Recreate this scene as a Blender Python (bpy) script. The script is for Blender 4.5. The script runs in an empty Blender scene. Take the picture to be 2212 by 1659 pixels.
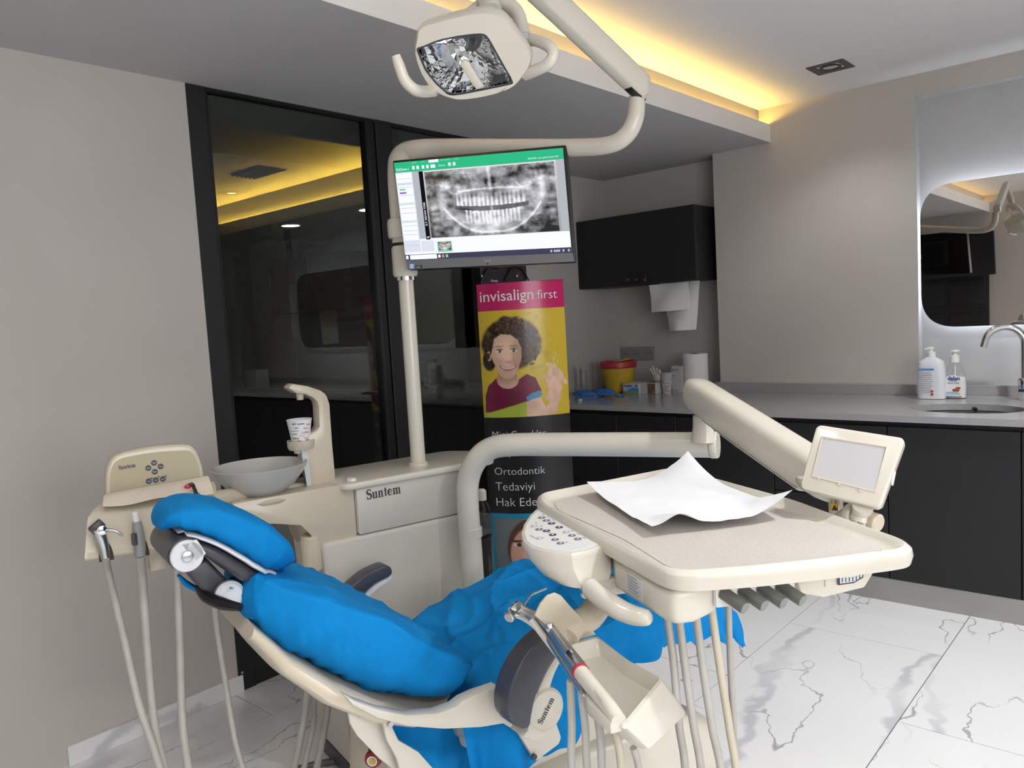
import bpy, bmesh, math, random
import numpy as np
from mathutils import Vector, Matrix, noise as mnoise

random.seed(7)
scene = bpy.context.scene
COL = scene.collection

# ------------------------------------------------------------------ camera
# room axes: X away from the glazed wall, Y along it, Z up (metres)
CAM = np.array([2.8108, 0.0, 1.3905])
YAW, PITCH, ROLL, FPX = math.radians(41.419), math.radians(4.727), math.radians(-3.333), 1693.1
IMG_W, IMG_H = 2212, 1659
_rt = np.array([math.cos(YAW), math.sin(YAW), 0.0])
FWD = np.array([-math.sin(YAW) * math.cos(PITCH), math.cos(YAW) * math.cos(PITCH), -math.sin(PITCH)])
_up = np.cross(_rt, FWD)
RGT = math.cos(ROLL) * _rt + math.sin(ROLL) * _up
UPV = -math.sin(ROLL) * _rt + math.cos(ROLL) * _up
cam_data = bpy.data.cameras.new('camera')
cam_data.sensor_width = 36.0
cam_data.lens = FPX / IMG_W * 36.0
cam_data.clip_start = 0.02
cam_data.clip_end = 100
cam_ob = bpy.data.objects.new('camera', cam_data)
COL.objects.link(cam_ob)
cam_ob.matrix_world = Matrix(((RGT[0], UPV[0], -FWD[0], CAM[0]), (RGT[1], UPV[1], -FWD[1], CAM[1]),
                              (RGT[2], UPV[2], -FWD[2], CAM[2]), (0, 0, 0, 1)))
scene.camera = cam_ob

# ------------------------------------------------------------------ world, exposure, big lights
world = bpy.data.worlds.new('world')
scene.world = world
world.use_nodes = True
world.node_tree.nodes['Background'].inputs[0].default_value = (0.9, 0.95, 1.0, 1)
world.node_tree.nodes['Background'].inputs[1].default_value = 0.02
scene.view_settings.view_transform = 'Standard'
scene.view_settings.look = 'None'
scene.view_settings.gamma = 1.0
scene.view_settings.use_curve_mapping = False
scene.view_settings.exposure = 0.0
scene.cycles.use_denoising = True
scene.cycles.max_bounces = 6
scene.cycles.diffuse_bounces = 3
scene.cycles.glossy_bounces = 3
scene.cycles.transmission_bounces = 3
scene.cycles.transparent_max_bounces = 8
scene.cycles.use_adaptive_sampling = True
scene.cycles.adaptive_threshold = 0.06
scene.cycles.adaptive_min_samples = 24
scene.cycles.use_light_tree = False
scene.cycles.caustics_reflective = False
scene.cycles.caustics_refractive = False
scene.cycles.sample_clamp_indirect = 3.0

CEIL_H, SOFFIT_H, LIP_TOP, LIP_X, COVE_X = 2.520, 2.323, 2.4256, 0.924, 0.858
WALL_B, WALL_A, RECESS_X, CORNER_X = 4.5275, 4.70, -0.37, 0.557
RIGHT_X, BACK_Y = 4.75, -1.75
COUNTER_H, COUNTER_Y = 0.868, 3.692

def spot(name, loc, target, energy, size_deg, color=(1, 0.97, 0.93), blend=0.6, radius=0.05):
    l = bpy.data.lights.new(name, 'SPOT')
    l.energy = energy
    l.spot_size = math.radians(size_deg)
    l.spot_blend = blend
    l.shadow_soft_size = radius
    l.color = color
    o = bpy.data.objects.new(name, l)
    COL.objects.link(o)
    o.location = loc
    o.rotation_euler = (Vector(target) - Vector(loc)).to_track_quat('-Z', 'Y').to_euler()
    return o

def area(name, loc, target, energy, sx, sy, color=(1, 1, 1)):
    l = bpy.data.lights.new(name, 'AREA')
    l.energy = energy
    l.shape = 'RECTANGLE'
    l.size, l.size_y = sx, sy
    l.color = color
    o = bpy.data.objects.new(name, l)
    COL.objects.link(o)
    o.location = loc
    o.rotation_euler = (Vector(target) - Vector(loc)).to_track_quat('-Z', 'Y').to_euler()
    return o

# recessed square ceiling lamps: (x, y, watts); their housings are built further down; only the first is seen, the others assumed
CEILING_LAMPS = [(1.45, 4.02, 12.0), (2.95, 1.75, 80.0), (2.95, 3.35, 150.0), (2.9, -0.6, 80.0), (1.75, 0.35, 20.0)]  # last lamp is added, out of view, to brighten the left floor
ASSUMED_WINDOW_GLOW = 6.4  # emission of the assumed, unseen window
for _i, (_x, _y, _w) in enumerate(CEILING_LAMPS):
    spot('ceiling_lamp_light', (_x, _y, CEIL_H - 0.03), (_x, _y, 0), _w, 124, (0.98, 0.985, 1.0), 0.7, 0.055)

# ------------------------------------------------------------------ measuring helpers (photo pixel -> point in the room)
def ray(px, py):
    return FWD + RGT * ((px - IMG_W / 2) / FPX) + UPV * ((IMG_H / 2 - py) / FPX)
def at(px, py, depth):
    return CAM + ray(px, py) * depth
def at_x(px, py, x):
    d = ray(px, py); return CAM + d * ((x - CAM[0]) / d[0])
def at_y(px, py, y):
    d = ray(px, py); return CAM + d * ((y - CAM[1]) / d[1])
def at_z(px, py, z):
    d = ray(px, py); return CAM + d * ((z - CAM[2]) / d[2])
def at_plane(px, py, p0, n):
    d = ray(px, py); return CAM + d * (np.dot(np.asarray(p0) - CAM, n) / np.dot(d, n))
# chair frame: origin under the hip hinge, x to the near side, y to the feet
CH_O = np.array([1.391, 1.342, 0.0])
_a = math.radians(14)
CH_Y = np.array([math.sin(_a), math.cos(_a), 0.0])
CH_X = np.array([math.cos(_a), -math.sin(_a), 0.0])
def ch(x, y, z):
    return CH_O + CH_X * x + CH_Y * y + np.array([0, 0, z])
def at_side(px, py, c):
    return at_plane(px, py, CH_O + CH_X * c, CH_X)

# ------------------------------------------------------------------ mesh helpers: every shape is (verts, faces)
def V3(p): return np.asarray(p, float)
def unit(v): v = V3(v); return v / (np.linalg.norm(v) + 1e-12)

def bevelled(geo, w, seg=2, ang=25):
    bm = bmesh.new()
    vs = [bm.verts.new(tuple(v)) for v in geo[0]]
    bm.verts.index_update()
    for f in geo[1]:
        try: bm.faces.new([vs[i] for i in f])
        except ValueError: pass
    bmesh.ops.recalc_face_normals(bm, faces=bm.faces)
    ed = [e for e in bm.edges if len(e.link_faces) == 2 and e.calc_face_angle(0) > math.radians(ang)]
    if ed and w > 0:
        bmesh.ops.bevel(bm, geom=ed, offset=w, offset_type='OFFSET', segments=seg, profile=0.5, affect='EDGES', clamp_overlap=True)
    bm.verts.index_update()
    out = ([np.array(v.co) for v in bm.verts], [[v.index for v in f.verts] for f in bm.faces])
    bm.free()
    return out

def box(lo, hi, bev=0.0, seg=2):
    (x0, y0, z0), (x1, y1, z1) = lo, hi
    v = [(x0, y0, z0), (x1, y0, z0), (x1, y1, z0), (x0, y1, z0), (x0, y0, z1), (x1, y0, z1), (x1, y1, z1), (x0, y1, z1)]
    f = [(0, 3, 2, 1), (4, 5, 6, 7), (0, 1, 5, 4), (1, 2, 6, 5), (2, 3, 7, 6), (3, 0, 4, 7)]
    g = ([V3(p) for p in v], [list(q) for q in f])
    return bevelled(g, bev, seg) if bev else g

def obox(c, ax, ay, az, hx, hy, hz, bev=0.0, seg=2):
    c, ax, ay, az = V3(c), unit(ax), unit(ay), unit(az)
    g = box((-1, -1, -1), (1, 1, 1))
    g = ([c + ax * (p[0] * hx) + ay * (p[1] * hy) + az * (p[2] * hz) for p in g[0]], g[1])
    return bevelled(g, bev, seg) if bev else g

def prism(pts, vec, bev=0.0, seg=2, ang=25):
    n = len(pts); vec = V3(vec)
    v = [V3(p) for p in pts] + [V3(p) + vec for p in pts]
    f = [list(range(n)), list(range(2 * n - 1, n - 1, -1))] + [[i, (i + 1) % n, n + (i + 1) % n, n + i] for i in range(n)]
    return bevelled((v, f), bev, seg, ang)

def fillet(pts, r, n=5, closed=True):
    pts = [V3(p) for p in pts]; out = []
    m = len(pts)
    for i, p in enumerate(pts):
        if not closed and i in (0, m - 1): out.append(p); continue
        a, b = pts[i - 1] - p, pts[(i + 1) % m] - p
        rr = r[i] if isinstance(r, (list, tuple)) else r
        d = min(rr, np.linalg.norm(a) * 0.49, np.linalg.norm(b) * 0.49)
        A, B = p + unit(a) * d, p + unit(b) * d
        for k in range(n + 1):
            t = k / n
            out.append((1 - t) ** 2 * A + 2 * t * (1 - t) * p + t * t * B)
    return out

def smooth_path(pts, per=6):
    pts = [V3(p) for p in pts]
    if len(pts) < 3: return pts
    ext = [2 * pts[0] - pts[1]] + pts + [2 * pts[-1] - pts[-2]]
    out = []
    for i in range(1, len(ext) - 2):
        p0, p1, p2, p3 = ext[i - 1:i + 3]
        for k in range(per):
            t = k / per
            out.append(0.5 * (2 * p1 + (p2 - p0) * t + (2 * p0 - 5 * p1 + 4 * p2 - p3) * t * t + (3 * p1 - p0 - 3 * p2 + p3) * t ** 3))
    out.append(pts[-1])
    return out

def frames(path, upv=None):
    n = len(path); T = []
    for i in range(n):
        T.append(unit(path[min(i + 1, n - 1)] - path[max(i - 1, 0)]))
    u = unit(np.cross(T[0], upv if upv is not None else (0.12, 0.3, 0.95)))
    if np.linalg.norm(np.cross(T[0], upv if upv is not None else (0.12, 0.3, 0.95))) < 1e-3: u = unit(np.cross(T[0], (1, 0, 0)))
    out = []
    for t in T:
        u = unit(u - t * np.dot(u, t)); out.append((t, u, np.cross(t, u)))
    return out

def tube(pts, r, n=12, smooth=0, cap=True, flat=1.0, upv=None):
    path = smooth_path(pts, smooth) if smooth else [V3(p) for p in pts]
    m = len(path)
    if isinstance(r, (list, tuple)):
        rr = np.interp(np.linspace(0, 1, m), np.linspace(0, 1, len(r)), r)
    else: rr = np.full(m, r)
    v, f = [], []
    for i, (t, a, b) in enumerate(frames(path, upv)):
        for k in range(n):
            an = 2 * math.pi * k / n
            v.append(path[i] + (a * math.cos(an) + b * math.sin(an) * flat) * rr[i])
    for i in range(m - 1):
        for k in range(n):
            f.append([i * n + k, i * n + (k + 1) % n, (i + 1) * n + (k + 1) % n, (i + 1) * n + k])
    if cap:
        f.append(list(range(n - 1, -1, -1))); f.append(list(range((m - 1) * n, m * n)))
    return v, f

def loft(rings, cap=True, closed=True):
    n = len(rings[0]); v = [V3(p) for r in rings for p in r]; f = []
    for i in range(len(rings) - 1):
        for k in range(n if closed else n - 1):
            f.append([i * n + k, i * n + (k + 1) % n, (i + 1) * n + (k + 1) % n, (i + 1) * n + k])
    if cap:
        f.append(list(range(n - 1, -1, -1))); f.append(list(range((len(rings) - 1) * n, len(rings) * n)))
    return v, f

def lathe(prof, c=(0, 0, 0), axis=(0, 0, 1), n=24, cap=True, sx=1.0, sy=1.0, ref=None):
    axis = unit(axis)
    a = unit(np.cross(axis, (0, 1, 0) if abs(axis[1]) < 0.9 else (1, 0, 0))) if ref is None else unit(ref)
    b = np.cross(axis, a); c = V3(c)
    rings = [[c + axis * z + a * (r * sx * math.cos(2 * math.pi * k / n)) + b * (r * sy * math.sin(2 * math.pi * k / n)) for k in range(n)] for r, z in prof]
    return loft(rings, cap)

def disc(c, axis, r, h, n=20, bev=0.0):
    b = min(bev, r * 0.5, h * 0.5)
    prof = [(r - b, 0), (r, b), (r, h - b), (r - b, h)] if b else [(r, 0), (r, h)]
    return lathe(prof, c, axis, n)

def ball(c, r, n=14, m=8, sc=(1, 1, 1)):
    rings = []
    for i in range(1, m):
        th = math.pi * i / m
        rings.append([V3(c) + V3((r * sc[0] * math.sin(th) * math.cos(2 * math.pi * k / n), r * sc[1] * math.sin(th) * math.sin(2 * math.pi * k / n), r * sc[2] * math.cos(th))) for k in range(n)])
    return loft(rings)

def xform(geo, fn): return [V3(fn(p)) for p in geo[0]], geo[1]

# ------------------------------------------------------------------ objects
WLOC = {}
def obj(name, geos, mat, parent=None, angle=35, loc=None, label=None, kind=None, colors=None):
    if isinstance(geos, tuple): geos = [geos]
    v, f = [], []
    for g in geos:
        o = len(v); v += [tuple(p) for p in g[0]]; f += [[i + o for i in q] for q in g[1]]
    arr = np.array(v, float)
    if loc is None:
        lo, hi = arr.min(0), arr.max(0)
        loc = np.array([(lo[0] + hi[0]) / 2, (lo[1] + hi[1]) / 2, lo[2]])
    loc = V3(loc)
    me = bpy.data.meshes.new(name)
    me.from_pydata([tuple(p) for p in (arr - loc)], [], f)
    me.update()
    bm = bmesh.new(); bm.from_mesh(me)
    bmesh.ops.recalc_face_normals(bm, faces=bm.faces)
    bm.to_mesh(me); bm.free()
    if colors is not None:
        ca = me.color_attributes.new('Paint', 'FLOAT_COLOR', 'POINT')
        c4 = np.ones((len(v), 4), np.float32); c4[:, :3] = colors
        ca.data.foreach_set('color', c4.ravel())
    if angle:
        me.polygons.foreach_set('use_smooth', [True] * len(me.polygons))
        me.set_sharp_from_angle(angle=math.radians(angle))
    me.materials.append(mat)
    o = bpy.data.objects.new(name, me)
    COL.objects.link(o)
    put(o, loc, parent)
    if label: o['label'] = label
    if kind: o['kind'] = kind
    return o

def put(o, loc, parent=None):
    loc = V3(loc)
    WLOC[o.name] = loc
    if parent is not None:
        o.parent = parent
        o.location = tuple(loc - WLOC[parent.name])
    else:
        o.location = tuple(loc)

def clone(src, name, loc, parent=None):
    o = src.copy()
    o.name = name
    COL.objects.link(o)
    put(o, loc, parent)
    return o

def thing(name, label, cat, loc, group=None):
    o = bpy.data.objects.new(name, None)
    o.empty_display_size = 0.05
    COL.objects.link(o)
    put(o, loc)
    return tag(o, label, cat, group)

def tag(o, label, cat, group=None):
    o['label'] = label; o['category'] = cat
    if group: o['group'] = group
    return o

def struct(name, geos, mat, parent=None, label=None, angle=35):
    o = obj(name, geos, mat, parent, angle)
    if parent is None: o['kind'] = 'structure'
    if label: o['label'] = label
    return o

def text_geo(s, bold=0.0, font=None):
    cu = bpy.data.curves.new('lettering', 'FONT')
    cu.body = s; cu.size = 1.0; cu.offset = bold; cu.resolution_u = 3
    t = bpy.data.objects.new('lettering', cu)
    COL.objects.link(t)
    bpy.context.view_layer.update()
    dg = bpy.context.evaluated_depsgraph_get()
    me = bpy.data.meshes.new_from_object(t.evaluated_get(dg))
    v = [np.array(p.co) for p in me.vertices]; f = [list(p.vertices) for p in me.polygons]
    bpy.data.objects.remove(t); bpy.data.curves.remove(cu); bpy.data.meshes.remove(me)
    return v, f

def ribbon(pts, w):
    pts = [np.array(p, float) for p in pts]; n = len(pts)
    w = np.interp(np.linspace(0, 1, n), np.linspace(0, 1, len(w)), w) if isinstance(w, (list, tuple)) else [w] * n
    v, f = [], []
    for i in range(n):
        t = pts[min(i + 1, n - 1)] - pts[max(i - 1, 0)]; t = t / (np.linalg.norm(t) + 1e-9)
        nn = np.array([-t[1], t[0]]) * w[i] / 2
        v += [np.array([*(pts[i] + nn), 0.0]), np.array([*(pts[i] - nn), 0.0])]
    for i in range(n - 1): f.append([2 * i, 2 * i + 1, 2 * i + 3, 2 * i + 2])
    return v, f

def serif_word(word):
    """bold serif capitals and small letters for the words on the unit"""
    def arc(cx, cy, rx, ry, a0, a1, n=14):
        return [(cx + rx * math.cos(math.radians(a0 + (a1 - a0) * k / n)), cy + ry * math.sin(math.radians(a0 + (a1 - a0) * k / n))) for k in range(n + 1)]
    def rect(x0, y0, x1, y1): return ([np.array([x0, y0, 0.]), np.array([x1, y0, 0.]), np.array([x1, y1, 0.]), np.array([x0, y1, 0.])], [[0, 1, 2, 3]])
    xh, st, th = 0.66, 0.17, 0.06
    G = {}
    G['S'] = ([ribbon(arc(.29, .74, .2, .21, 20, 270, 14) + arc(.29, .27, .22, .24, 90, -160, 14), [.07, .1, .15, .2, .22, .2, .15, .1, .07]), rect(.44, .7, .5, 1.0), rect(.04, 0, .10, .3)], .58)
    G['u'] = ([rect(.06, .12, .06 + st, xh), rect(.36, 0, .36 + st, xh), ribbon(arc(.26, .14, .12, .11, 180, 320), [.16, .12, .06]), rect(0, xh - th, .2, xh), rect(.3, xh - th, .5, xh), rect(.36, 0, .58, th)], .6)
    G['n'] = ([rect(.06, 0, .06 + st, xh), rect(.36, 0, .36 + st, .5), ribbon(arc(.33, .5, .12, .13, 150, 0), [.06, .12, .17]), rect(0, xh - th, .2, xh), rect(0, 0, .28, th), rect(.31, 0, .59, th)], .62)
    G['t'] = ([rect(.09, .1, .09 + st, .86), rect(0, xh - th, .36, xh), ribbon(arc(.24, .13, .09, .1, 190, 330), [.14, .08, .04])], .38)
    G['e'] = ([ribbon(arc(.27, .33, .2, .29, 8, 325, 22), [.06, .1, .2, .2, .1, .06]), rect(.12, .32, .49, .39)], .53)
    G['m'] = ([rect(.06, 0, .06 + st, xh), rect(.36, 0, .36 + st, .5), rect(.66, 0, .66 + st, .5), ribbon(arc(.33, .5, .12, .13, 150, 0), [.06, .12, .17]), ribbon(arc(.63, .5, .12, .13, 150, 0), [.06, .12, .17]), rect(0, xh - th, .2, xh), rect(0, 0, .28, th), rect(.31, 0, .58, th), rect(.61, 0, .89, th)], .92)
    v, f, x = [], [], 0.0
    for c in word:
        gs, adv = G[c]
        for g in gs:
            o = len(v); v += [p + np.array([x, 0, 0]) for p in g[0]]; f += [[i + o for i in q] for q in g[1]]
        x += adv + 0.03
    return v, f

def lay_text(geo, origin, right, upv, width=None, height=None, lift=0.0006, center=False):
    """flat lettering laid on a surface: origin = lower left corner (or centre)"""
    a = np.array(geo[0]); lo, hi = a.min(0), a.max(0)
    s = width / (hi[0] - lo[0]) if width else height / (hi[1] - lo[1])
    sy = s if not (width and height) else height / (hi[1] - lo[1])
    r, u = unit(right), unit(upv); n = unit(np.cross(r, u))
    o = V3(origin)
    if center: o = o - r * (s * (hi[0] - lo[0]) / 2) - u * (sy * (hi[1] - lo[1]) / 2)
    return [o + r * (s * (p[0] - lo[0])) + u * (sy * (p[1] - lo[1])) + n * lift for p in a], geo[1]

# ------------------------------------------------------------------ materials
def nodes_of(name):
    m = bpy.data.materials.new(name); m.use_nodes = True
    nt = m.node_tree
    return m, nt, nt.nodes['Principled BSDF'], nt.nodes['Material Output']

def srgb(r, g, b):
    f = lambda c: (c / 255 / 12.92) if c / 255 <= 0.04045 else ((c / 255 + 0.055) / 1.055) ** 2.4
    return (f(r), f(g), f(b), 1)

def mat(name, col, rough=0.5, metal=0.0, noise=0.0, nscale=8.0, bump=0.0, bscale=60.0, spec=0.5, coat=0.0, alpha=1.0, trans=0.0, rvar=0.0):
    m, nt, b, out = nodes_of(name)
    N = nt.nodes.new
    if len(col) == 3: col = (*col, 1)
    b.inputs['Base Color'].default_value = col
    b.inputs['Roughness'].default_value = rough
    b.inputs['Metallic'].default_value = metal
    b.inputs['Specular IOR Level'].default_value = spec
    b.inputs['Coat Weight'].default_value = coat
    b.inputs['Alpha'].default_value = alpha
    b.inputs['Transmission Weight'].default_value = trans
    tc = N('ShaderNodeTexCoord')
    nz = N('ShaderNodeTexNoise'); nz.inputs['Scale'].default_value = nscale; nz.inputs['Detail'].default_value = 2
    nt.links.new(tc.outputs['Object'], nz.inputs['Vector'])
    mx = N('ShaderNodeMixRGB'); mx.blend_type = 'MULTIPLY'
    mx.inputs[0].default_value = 1.0
    rp = N('ShaderNodeMapRange')
    rp.inputs[1].default_value = 0.3; rp.inputs[2].default_value = 0.7
    rp.inputs[3].default_value = 1 - noise; rp.inputs[4].default_value = 1 + noise * 0.5
    nt.links.new(nz.outputs['Fac'], rp.inputs[0])
    mx.inputs[1].default_value = col
    nt.links.new(rp.outputs[0], mx.inputs[2])
    nt.links.new(mx.outputs[0], b.inputs['Base Color'])
    if rvar:
        rr = N('ShaderNodeMapRange'); rr.inputs[3].default_value = max(0, rough - rvar); rr.inputs[4].default_value = rough + rvar
        nt.links.new(nz.outputs['Fac'], rr.inputs[0]); nt.links.new(rr.outputs[0], b.inputs['Roughness'])
    if bump:
        n2 = N('ShaderNodeTexNoise'); n2.inputs['Scale'].default_value = bscale; n2.inputs['Detail'].default_value = 3
        nt.links.new(tc.outputs['Object'], n2.inputs['Vector'])
        bp = N('ShaderNodeBump'); bp.inputs['Strength'].default_value = bump; bp.inputs['Distance'].default_value = 0.004
        nt.links.new(n2.outputs['Fac'], bp.inputs['Height']); nt.links.new(bp.outputs[0], b.inputs['Normal'])
    return m

def emit(name, col, strength):
    m = bpy.data.materials.new(name); m.use_nodes = True
    nt = m.node_tree; nt.nodes.clear()
    e = nt.nodes.new('ShaderNodeEmission'); o = nt.nodes.new('ShaderNodeOutputMaterial')
    e.inputs[0].default_value = (*col[:3], 1); e.inputs[1].default_value = strength
    nt.links.new(e.outputs[0], o.inputs[0])
    if strength <= 1.2: m.cycles.emission_sampling = 'NONE'
    return m

def glass(name, tint, ior=1.5, rough=0.0, boost=1.0):
    m = bpy.data.materials.new(name); m.use_nodes = True
    nt = m.node_tree; nt.nodes.clear()
    N = nt.nodes.new
    t = N('ShaderNodeBsdfTransparent'); t.inputs[0].default_value = (*tint, 1)
    g = N('ShaderNodeBsdfGlossy'); g.inputs['Roughness'].default_value = rough
    fr = N('ShaderNodeFresnel')
    ge = N('ShaderNodeNewGeometry'); m1 = N('ShaderNodeMath'); m1.operation = 'MULTIPLY_ADD'; m1.inputs[1].default_value = -2; m1.inputs[2].default_value = 1
    pw = N('ShaderNodeMath'); pw.operation = 'POWER'; pw.inputs[0].default_value = ior   # same reflectance seen from either side of a thin pane
    nt.links.new(ge.outputs['Backfacing'], m1.inputs[0]); nt.links.new(m1.outputs[0], pw.inputs[1]); nt.links.new(pw.outputs[0], fr.inputs[0])
    mu = N('ShaderNodeMath'); mu.operation = 'MULTIPLY'; mu.inputs[1].default_value = boost; mu.use_clamp = True
    mx = N('ShaderNodeMixShader'); o = N('ShaderNodeOutputMaterial')
    nt.links.new(fr.outputs[0], mu.inputs[0]); nt.links.new(mu.outputs[0], mx.inputs[0])
    nt.links.new(t.outputs[0], mx.inputs[1]); nt.links.new(g.outputs[0], mx.inputs[2]); nt.links.new(mx.outputs[0], o.inputs[0])
    return m

def painted(name, rough=0.3, glow=0.0, spec=0.5):
    m, nt, b, out = nodes_of(name)
    a = nt.nodes.new('ShaderNodeVertexColor'); a.layer_name = 'Paint'
    if glow:
        b.inputs['Base Color'].default_value = (0.01, 0.01, 0.01, 1)
        nt.links.new(a.outputs[0], b.inputs['Emission Color']); b.inputs['Emission Strength'].default_value = glow
    else:
        nt.links.new(a.outputs[0], b.inputs['Base Color'])
    b.inputs['Roughness'].default_value = rough
    b.inputs['Specular IOR Level'].default_value = spec
    return m

def marble(name):
    m, nt, b, out = nodes_of(name)
    N, L = nt.nodes.new, nt.links.new
    tc, oi = N('ShaderNodeTexCoord'), N('ShaderNodeObjectInfo')
    off = N('ShaderNodeVectorMath'); off.operation = 'MULTIPLY_ADD'
    sc = N('ShaderNodeCombineXYZ')
    mul = N('ShaderNodeMath'); mul.operation = 'MULTIPLY'; mul.inputs[1].default_value = 37.0
    L(oi.outputs['Random'], mul.inputs[0]); L(mul.outputs[0], sc.inputs[0]); L(mul.outputs[0], sc.inputs[2])
    off.inputs[1].default_value = (1, 1, 1)
    L(tc.outputs['Object'], off.inputs[0]); L(sc.outputs[0], off.inputs[2])
    wn_ = N('ShaderNodeTexNoise'); wn_.inputs['Scale'].default_value = 9.0; wn_.inputs['Detail'].default_value = 5
    L(off.outputs[0], wn_.inputs['Vector'])
    wm = N('ShaderNodeVectorMath'); wm.operation = 'MULTIPLY_ADD'; wm.inputs[1].default_value = (.10, .10, .10)
    L(wn_.outputs['Color'], wm.inputs[0]); L(off.outputs[0], wm.inputs[2])
    mp = N('ShaderNodeMapping'); mp.inputs['Rotation'].default_value = (0, 0, math.radians(38)); mp.inputs['Scale'].default_value = (1.25, 0.38, 1.0)
    L(wm.outputs[0], mp.inputs[0])
    def vein(scale, width, detail, dist, seed):
        mm = N('ShaderNodeVectorMath'); mm.operation = 'ADD'; mm.inputs[1].default_value = (seed, seed * 0.7, 0)
        L(mp.outputs[0], mm.inputs[0])
        n = N('ShaderNodeTexNoise'); n.inputs['Scale'].default_value = scale; n.inputs['Detail'].default_value = detail
        n.inputs['Roughness'].default_value = 0.55; n.inputs['Distortion'].default_value = dist
        L(mm.outputs[0], n.inputs['Vector'])
        s = N('ShaderNodeMath'); s.operation = 'SUBTRACT'; s.inputs[1].default_value = 0.5; L(n.outputs['Fac'], s.inputs[0])
        a = N('ShaderNodeMath'); a.operation = 'ABSOLUTE'; L(s.outputs[0], a.inputs[0])
        r = N('ShaderNodeMapRange'); r.inputs[1].default_value = width * 0.35; r.inputs[2].default_value = width; r.inputs[3].default_value = 1; r.inputs[4].default_value = 0
        L(a.outputs[0], r.inputs[0])
        k = N('ShaderNodeTexNoise'); k.inputs['Scale'].default_value = scale * 1.3; k.inputs['Detail'].default_value = 1
        km = N('ShaderNodeVectorMath'); km.operation = 'ADD'; km.inputs[1].default_value = (seed * 3, 5, seed)
        L(off.outputs[0], km.inputs[0]); L(km.outputs[0], k.inputs['Vector'])
        kr = N('ShaderNodeMapRange'); kr.inputs[1].default_value = 0.40; kr.inputs[2].default_value = 0.55
        L(k.outputs['Fac'], kr.inputs[0])
        q = N('ShaderNodeMath'); q.operation = 'MULTIPLY'; L(r.outputs[0], q.inputs[0]); L(kr.outputs[0], q.inputs[1])
        return q
    a, c = vein(1.0, 0.0115, 1.6, 0.1, 1.7), vein(1.7, 0.0028, 2.4, 0.2, 9.1)
    base = N('ShaderNodeMixRGB'); base.inputs[1].default_value = (0.84, 0.835, 0.835, 1); base.inputs[2].default_value = (0.60, 0.60, 0.63, 1)
    L(a.outputs[0], base.inputs[0])
    b2 = N('ShaderNodeMixRGB'); b2.inputs[2].default_value = (0.42, 0.42, 0.44, 1)
    L(c.outputs[0], b2.inputs[0]); L(base.outputs[0], b2.inputs[1])
    L(b2.outputs[0], b.inputs['Base Color'])
    b.inputs['Roughness'].default_value = 0.09
    b.inputs['Specular IOR Level'].default_value = 0.75
    return m

M = {}
M['cream'] = mat('cream_plastic', (0.66, 0.62, 0.535), 0.22, noise=0.04, nscale=5, rvar=0.05)
M['cream_aged'] = mat('aged_cream_plastic', (0.60, 0.53, 0.41), 0.24, noise=0.06, nscale=6, rvar=0.06)
M['cream_panel'] = mat('matt_cream_panel', (0.60, 0.565, 0.50), 0.4, noise=0.05, nscale=4)
M['olive'] = mat('olive_cream_panel', (0.42, 0.37, 0.24), 0.35, noise=0.04)
M['white_plastic'] = mat('white_plastic', (0.78, 0.78, 0.76), 0.3, noise=0.03)
M['white_grey'] = mat('pale_grey_plastic', (0.62, 0.64, 0.66), 0.35, noise=0.03)
M['dark_grey'] = mat('charcoal_plastic', (0.045, 0.045, 0.055), 0.38, noise=0.1, rvar=0.08)
M['pad'] = mat('slate_armrest_rubber', (0.055, 0.058, 0.075), 0.34, noise=0.08)
M['black'] = mat('black_plastic', (0.008, 0.008, 0.009), 0.35, noise=0.1)
M['door_black'] = mat('black_lacquer', (0.012, 0.0125, 0.014), 0.45, noise=0.1)
M['cabinet'] = mat('anthracite_front', (0.0085, 0.0092, 0.0115), 0.55, noise=0.12, nscale=3)
M['chrome'] = mat('chrome', (0.75, 0.76, 0.78), 0.08, metal=1.0)
M['steel'] = mat('brushed_steel', (0.52, 0.53, 0.54), 0.28, metal=1.0, noise=0.1)
M['hose'] = mat('grey_silicone_hose', (0.47, 0.45, 0.41), 0.45, noise=0.08, nscale=20)
M['hose_cream'] = mat('cream_silicone_hose', (0.60, 0.54, 0.42), 0.45, noise=0.06)
M['knob'] = mat('grey_green_knob', (0.13, 0.135, 0.12), 0.45, noise=0.08)
M['blue'] = mat('blue_nonwoven_cover', (0.003, 0.205, 0.54), 0.75, noise=0.08, nscale=16, bump=0.5, bscale=38, spec=0.12)
M['paper'] = mat('white_paper', (0.82, 0.82, 0.83), 0.85, noise=0.03, bump=0.2, bscale=50)
M['towel'] = mat('white_tissue_paper', (0.78, 0.78, 0.77), 0.9, noise=0.04, bump=0.4, bscale=90)
M['towel_aged'] = mat('cream_tissue_paper', (0.66, 0.58, 0.48), 0.9, noise=0.05, bump=0.3, bscale=70)
M['wall'] = mat('warm_grey_wall_paint', (0.54, 0.505, 0.47), 0.75, noise=0.035, nscale=2.5)
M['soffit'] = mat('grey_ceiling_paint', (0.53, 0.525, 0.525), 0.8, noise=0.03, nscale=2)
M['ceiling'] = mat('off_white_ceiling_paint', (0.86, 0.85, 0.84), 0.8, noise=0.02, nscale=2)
M['niche'] = mat('pale_grey_niche_paint', (0.50, 0.50, 0.505), 0.75, noise=0.03)
M['quartz'] = mat('grey_quartz', (0.33, 0.325, 0.325), 0.16, noise=0.06, nscale=150)
M['plinth'] = mat('aluminium_plinth', (0.42, 0.41, 0.40), 0.38, metal=0.6, noise=0.12, nscale=3)
M['grout'] = mat('dark_grout', (0.10, 0.10, 0.10), 0.8, noise=0.1)
M['marble'] = marble('white_marble_tile')
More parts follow.
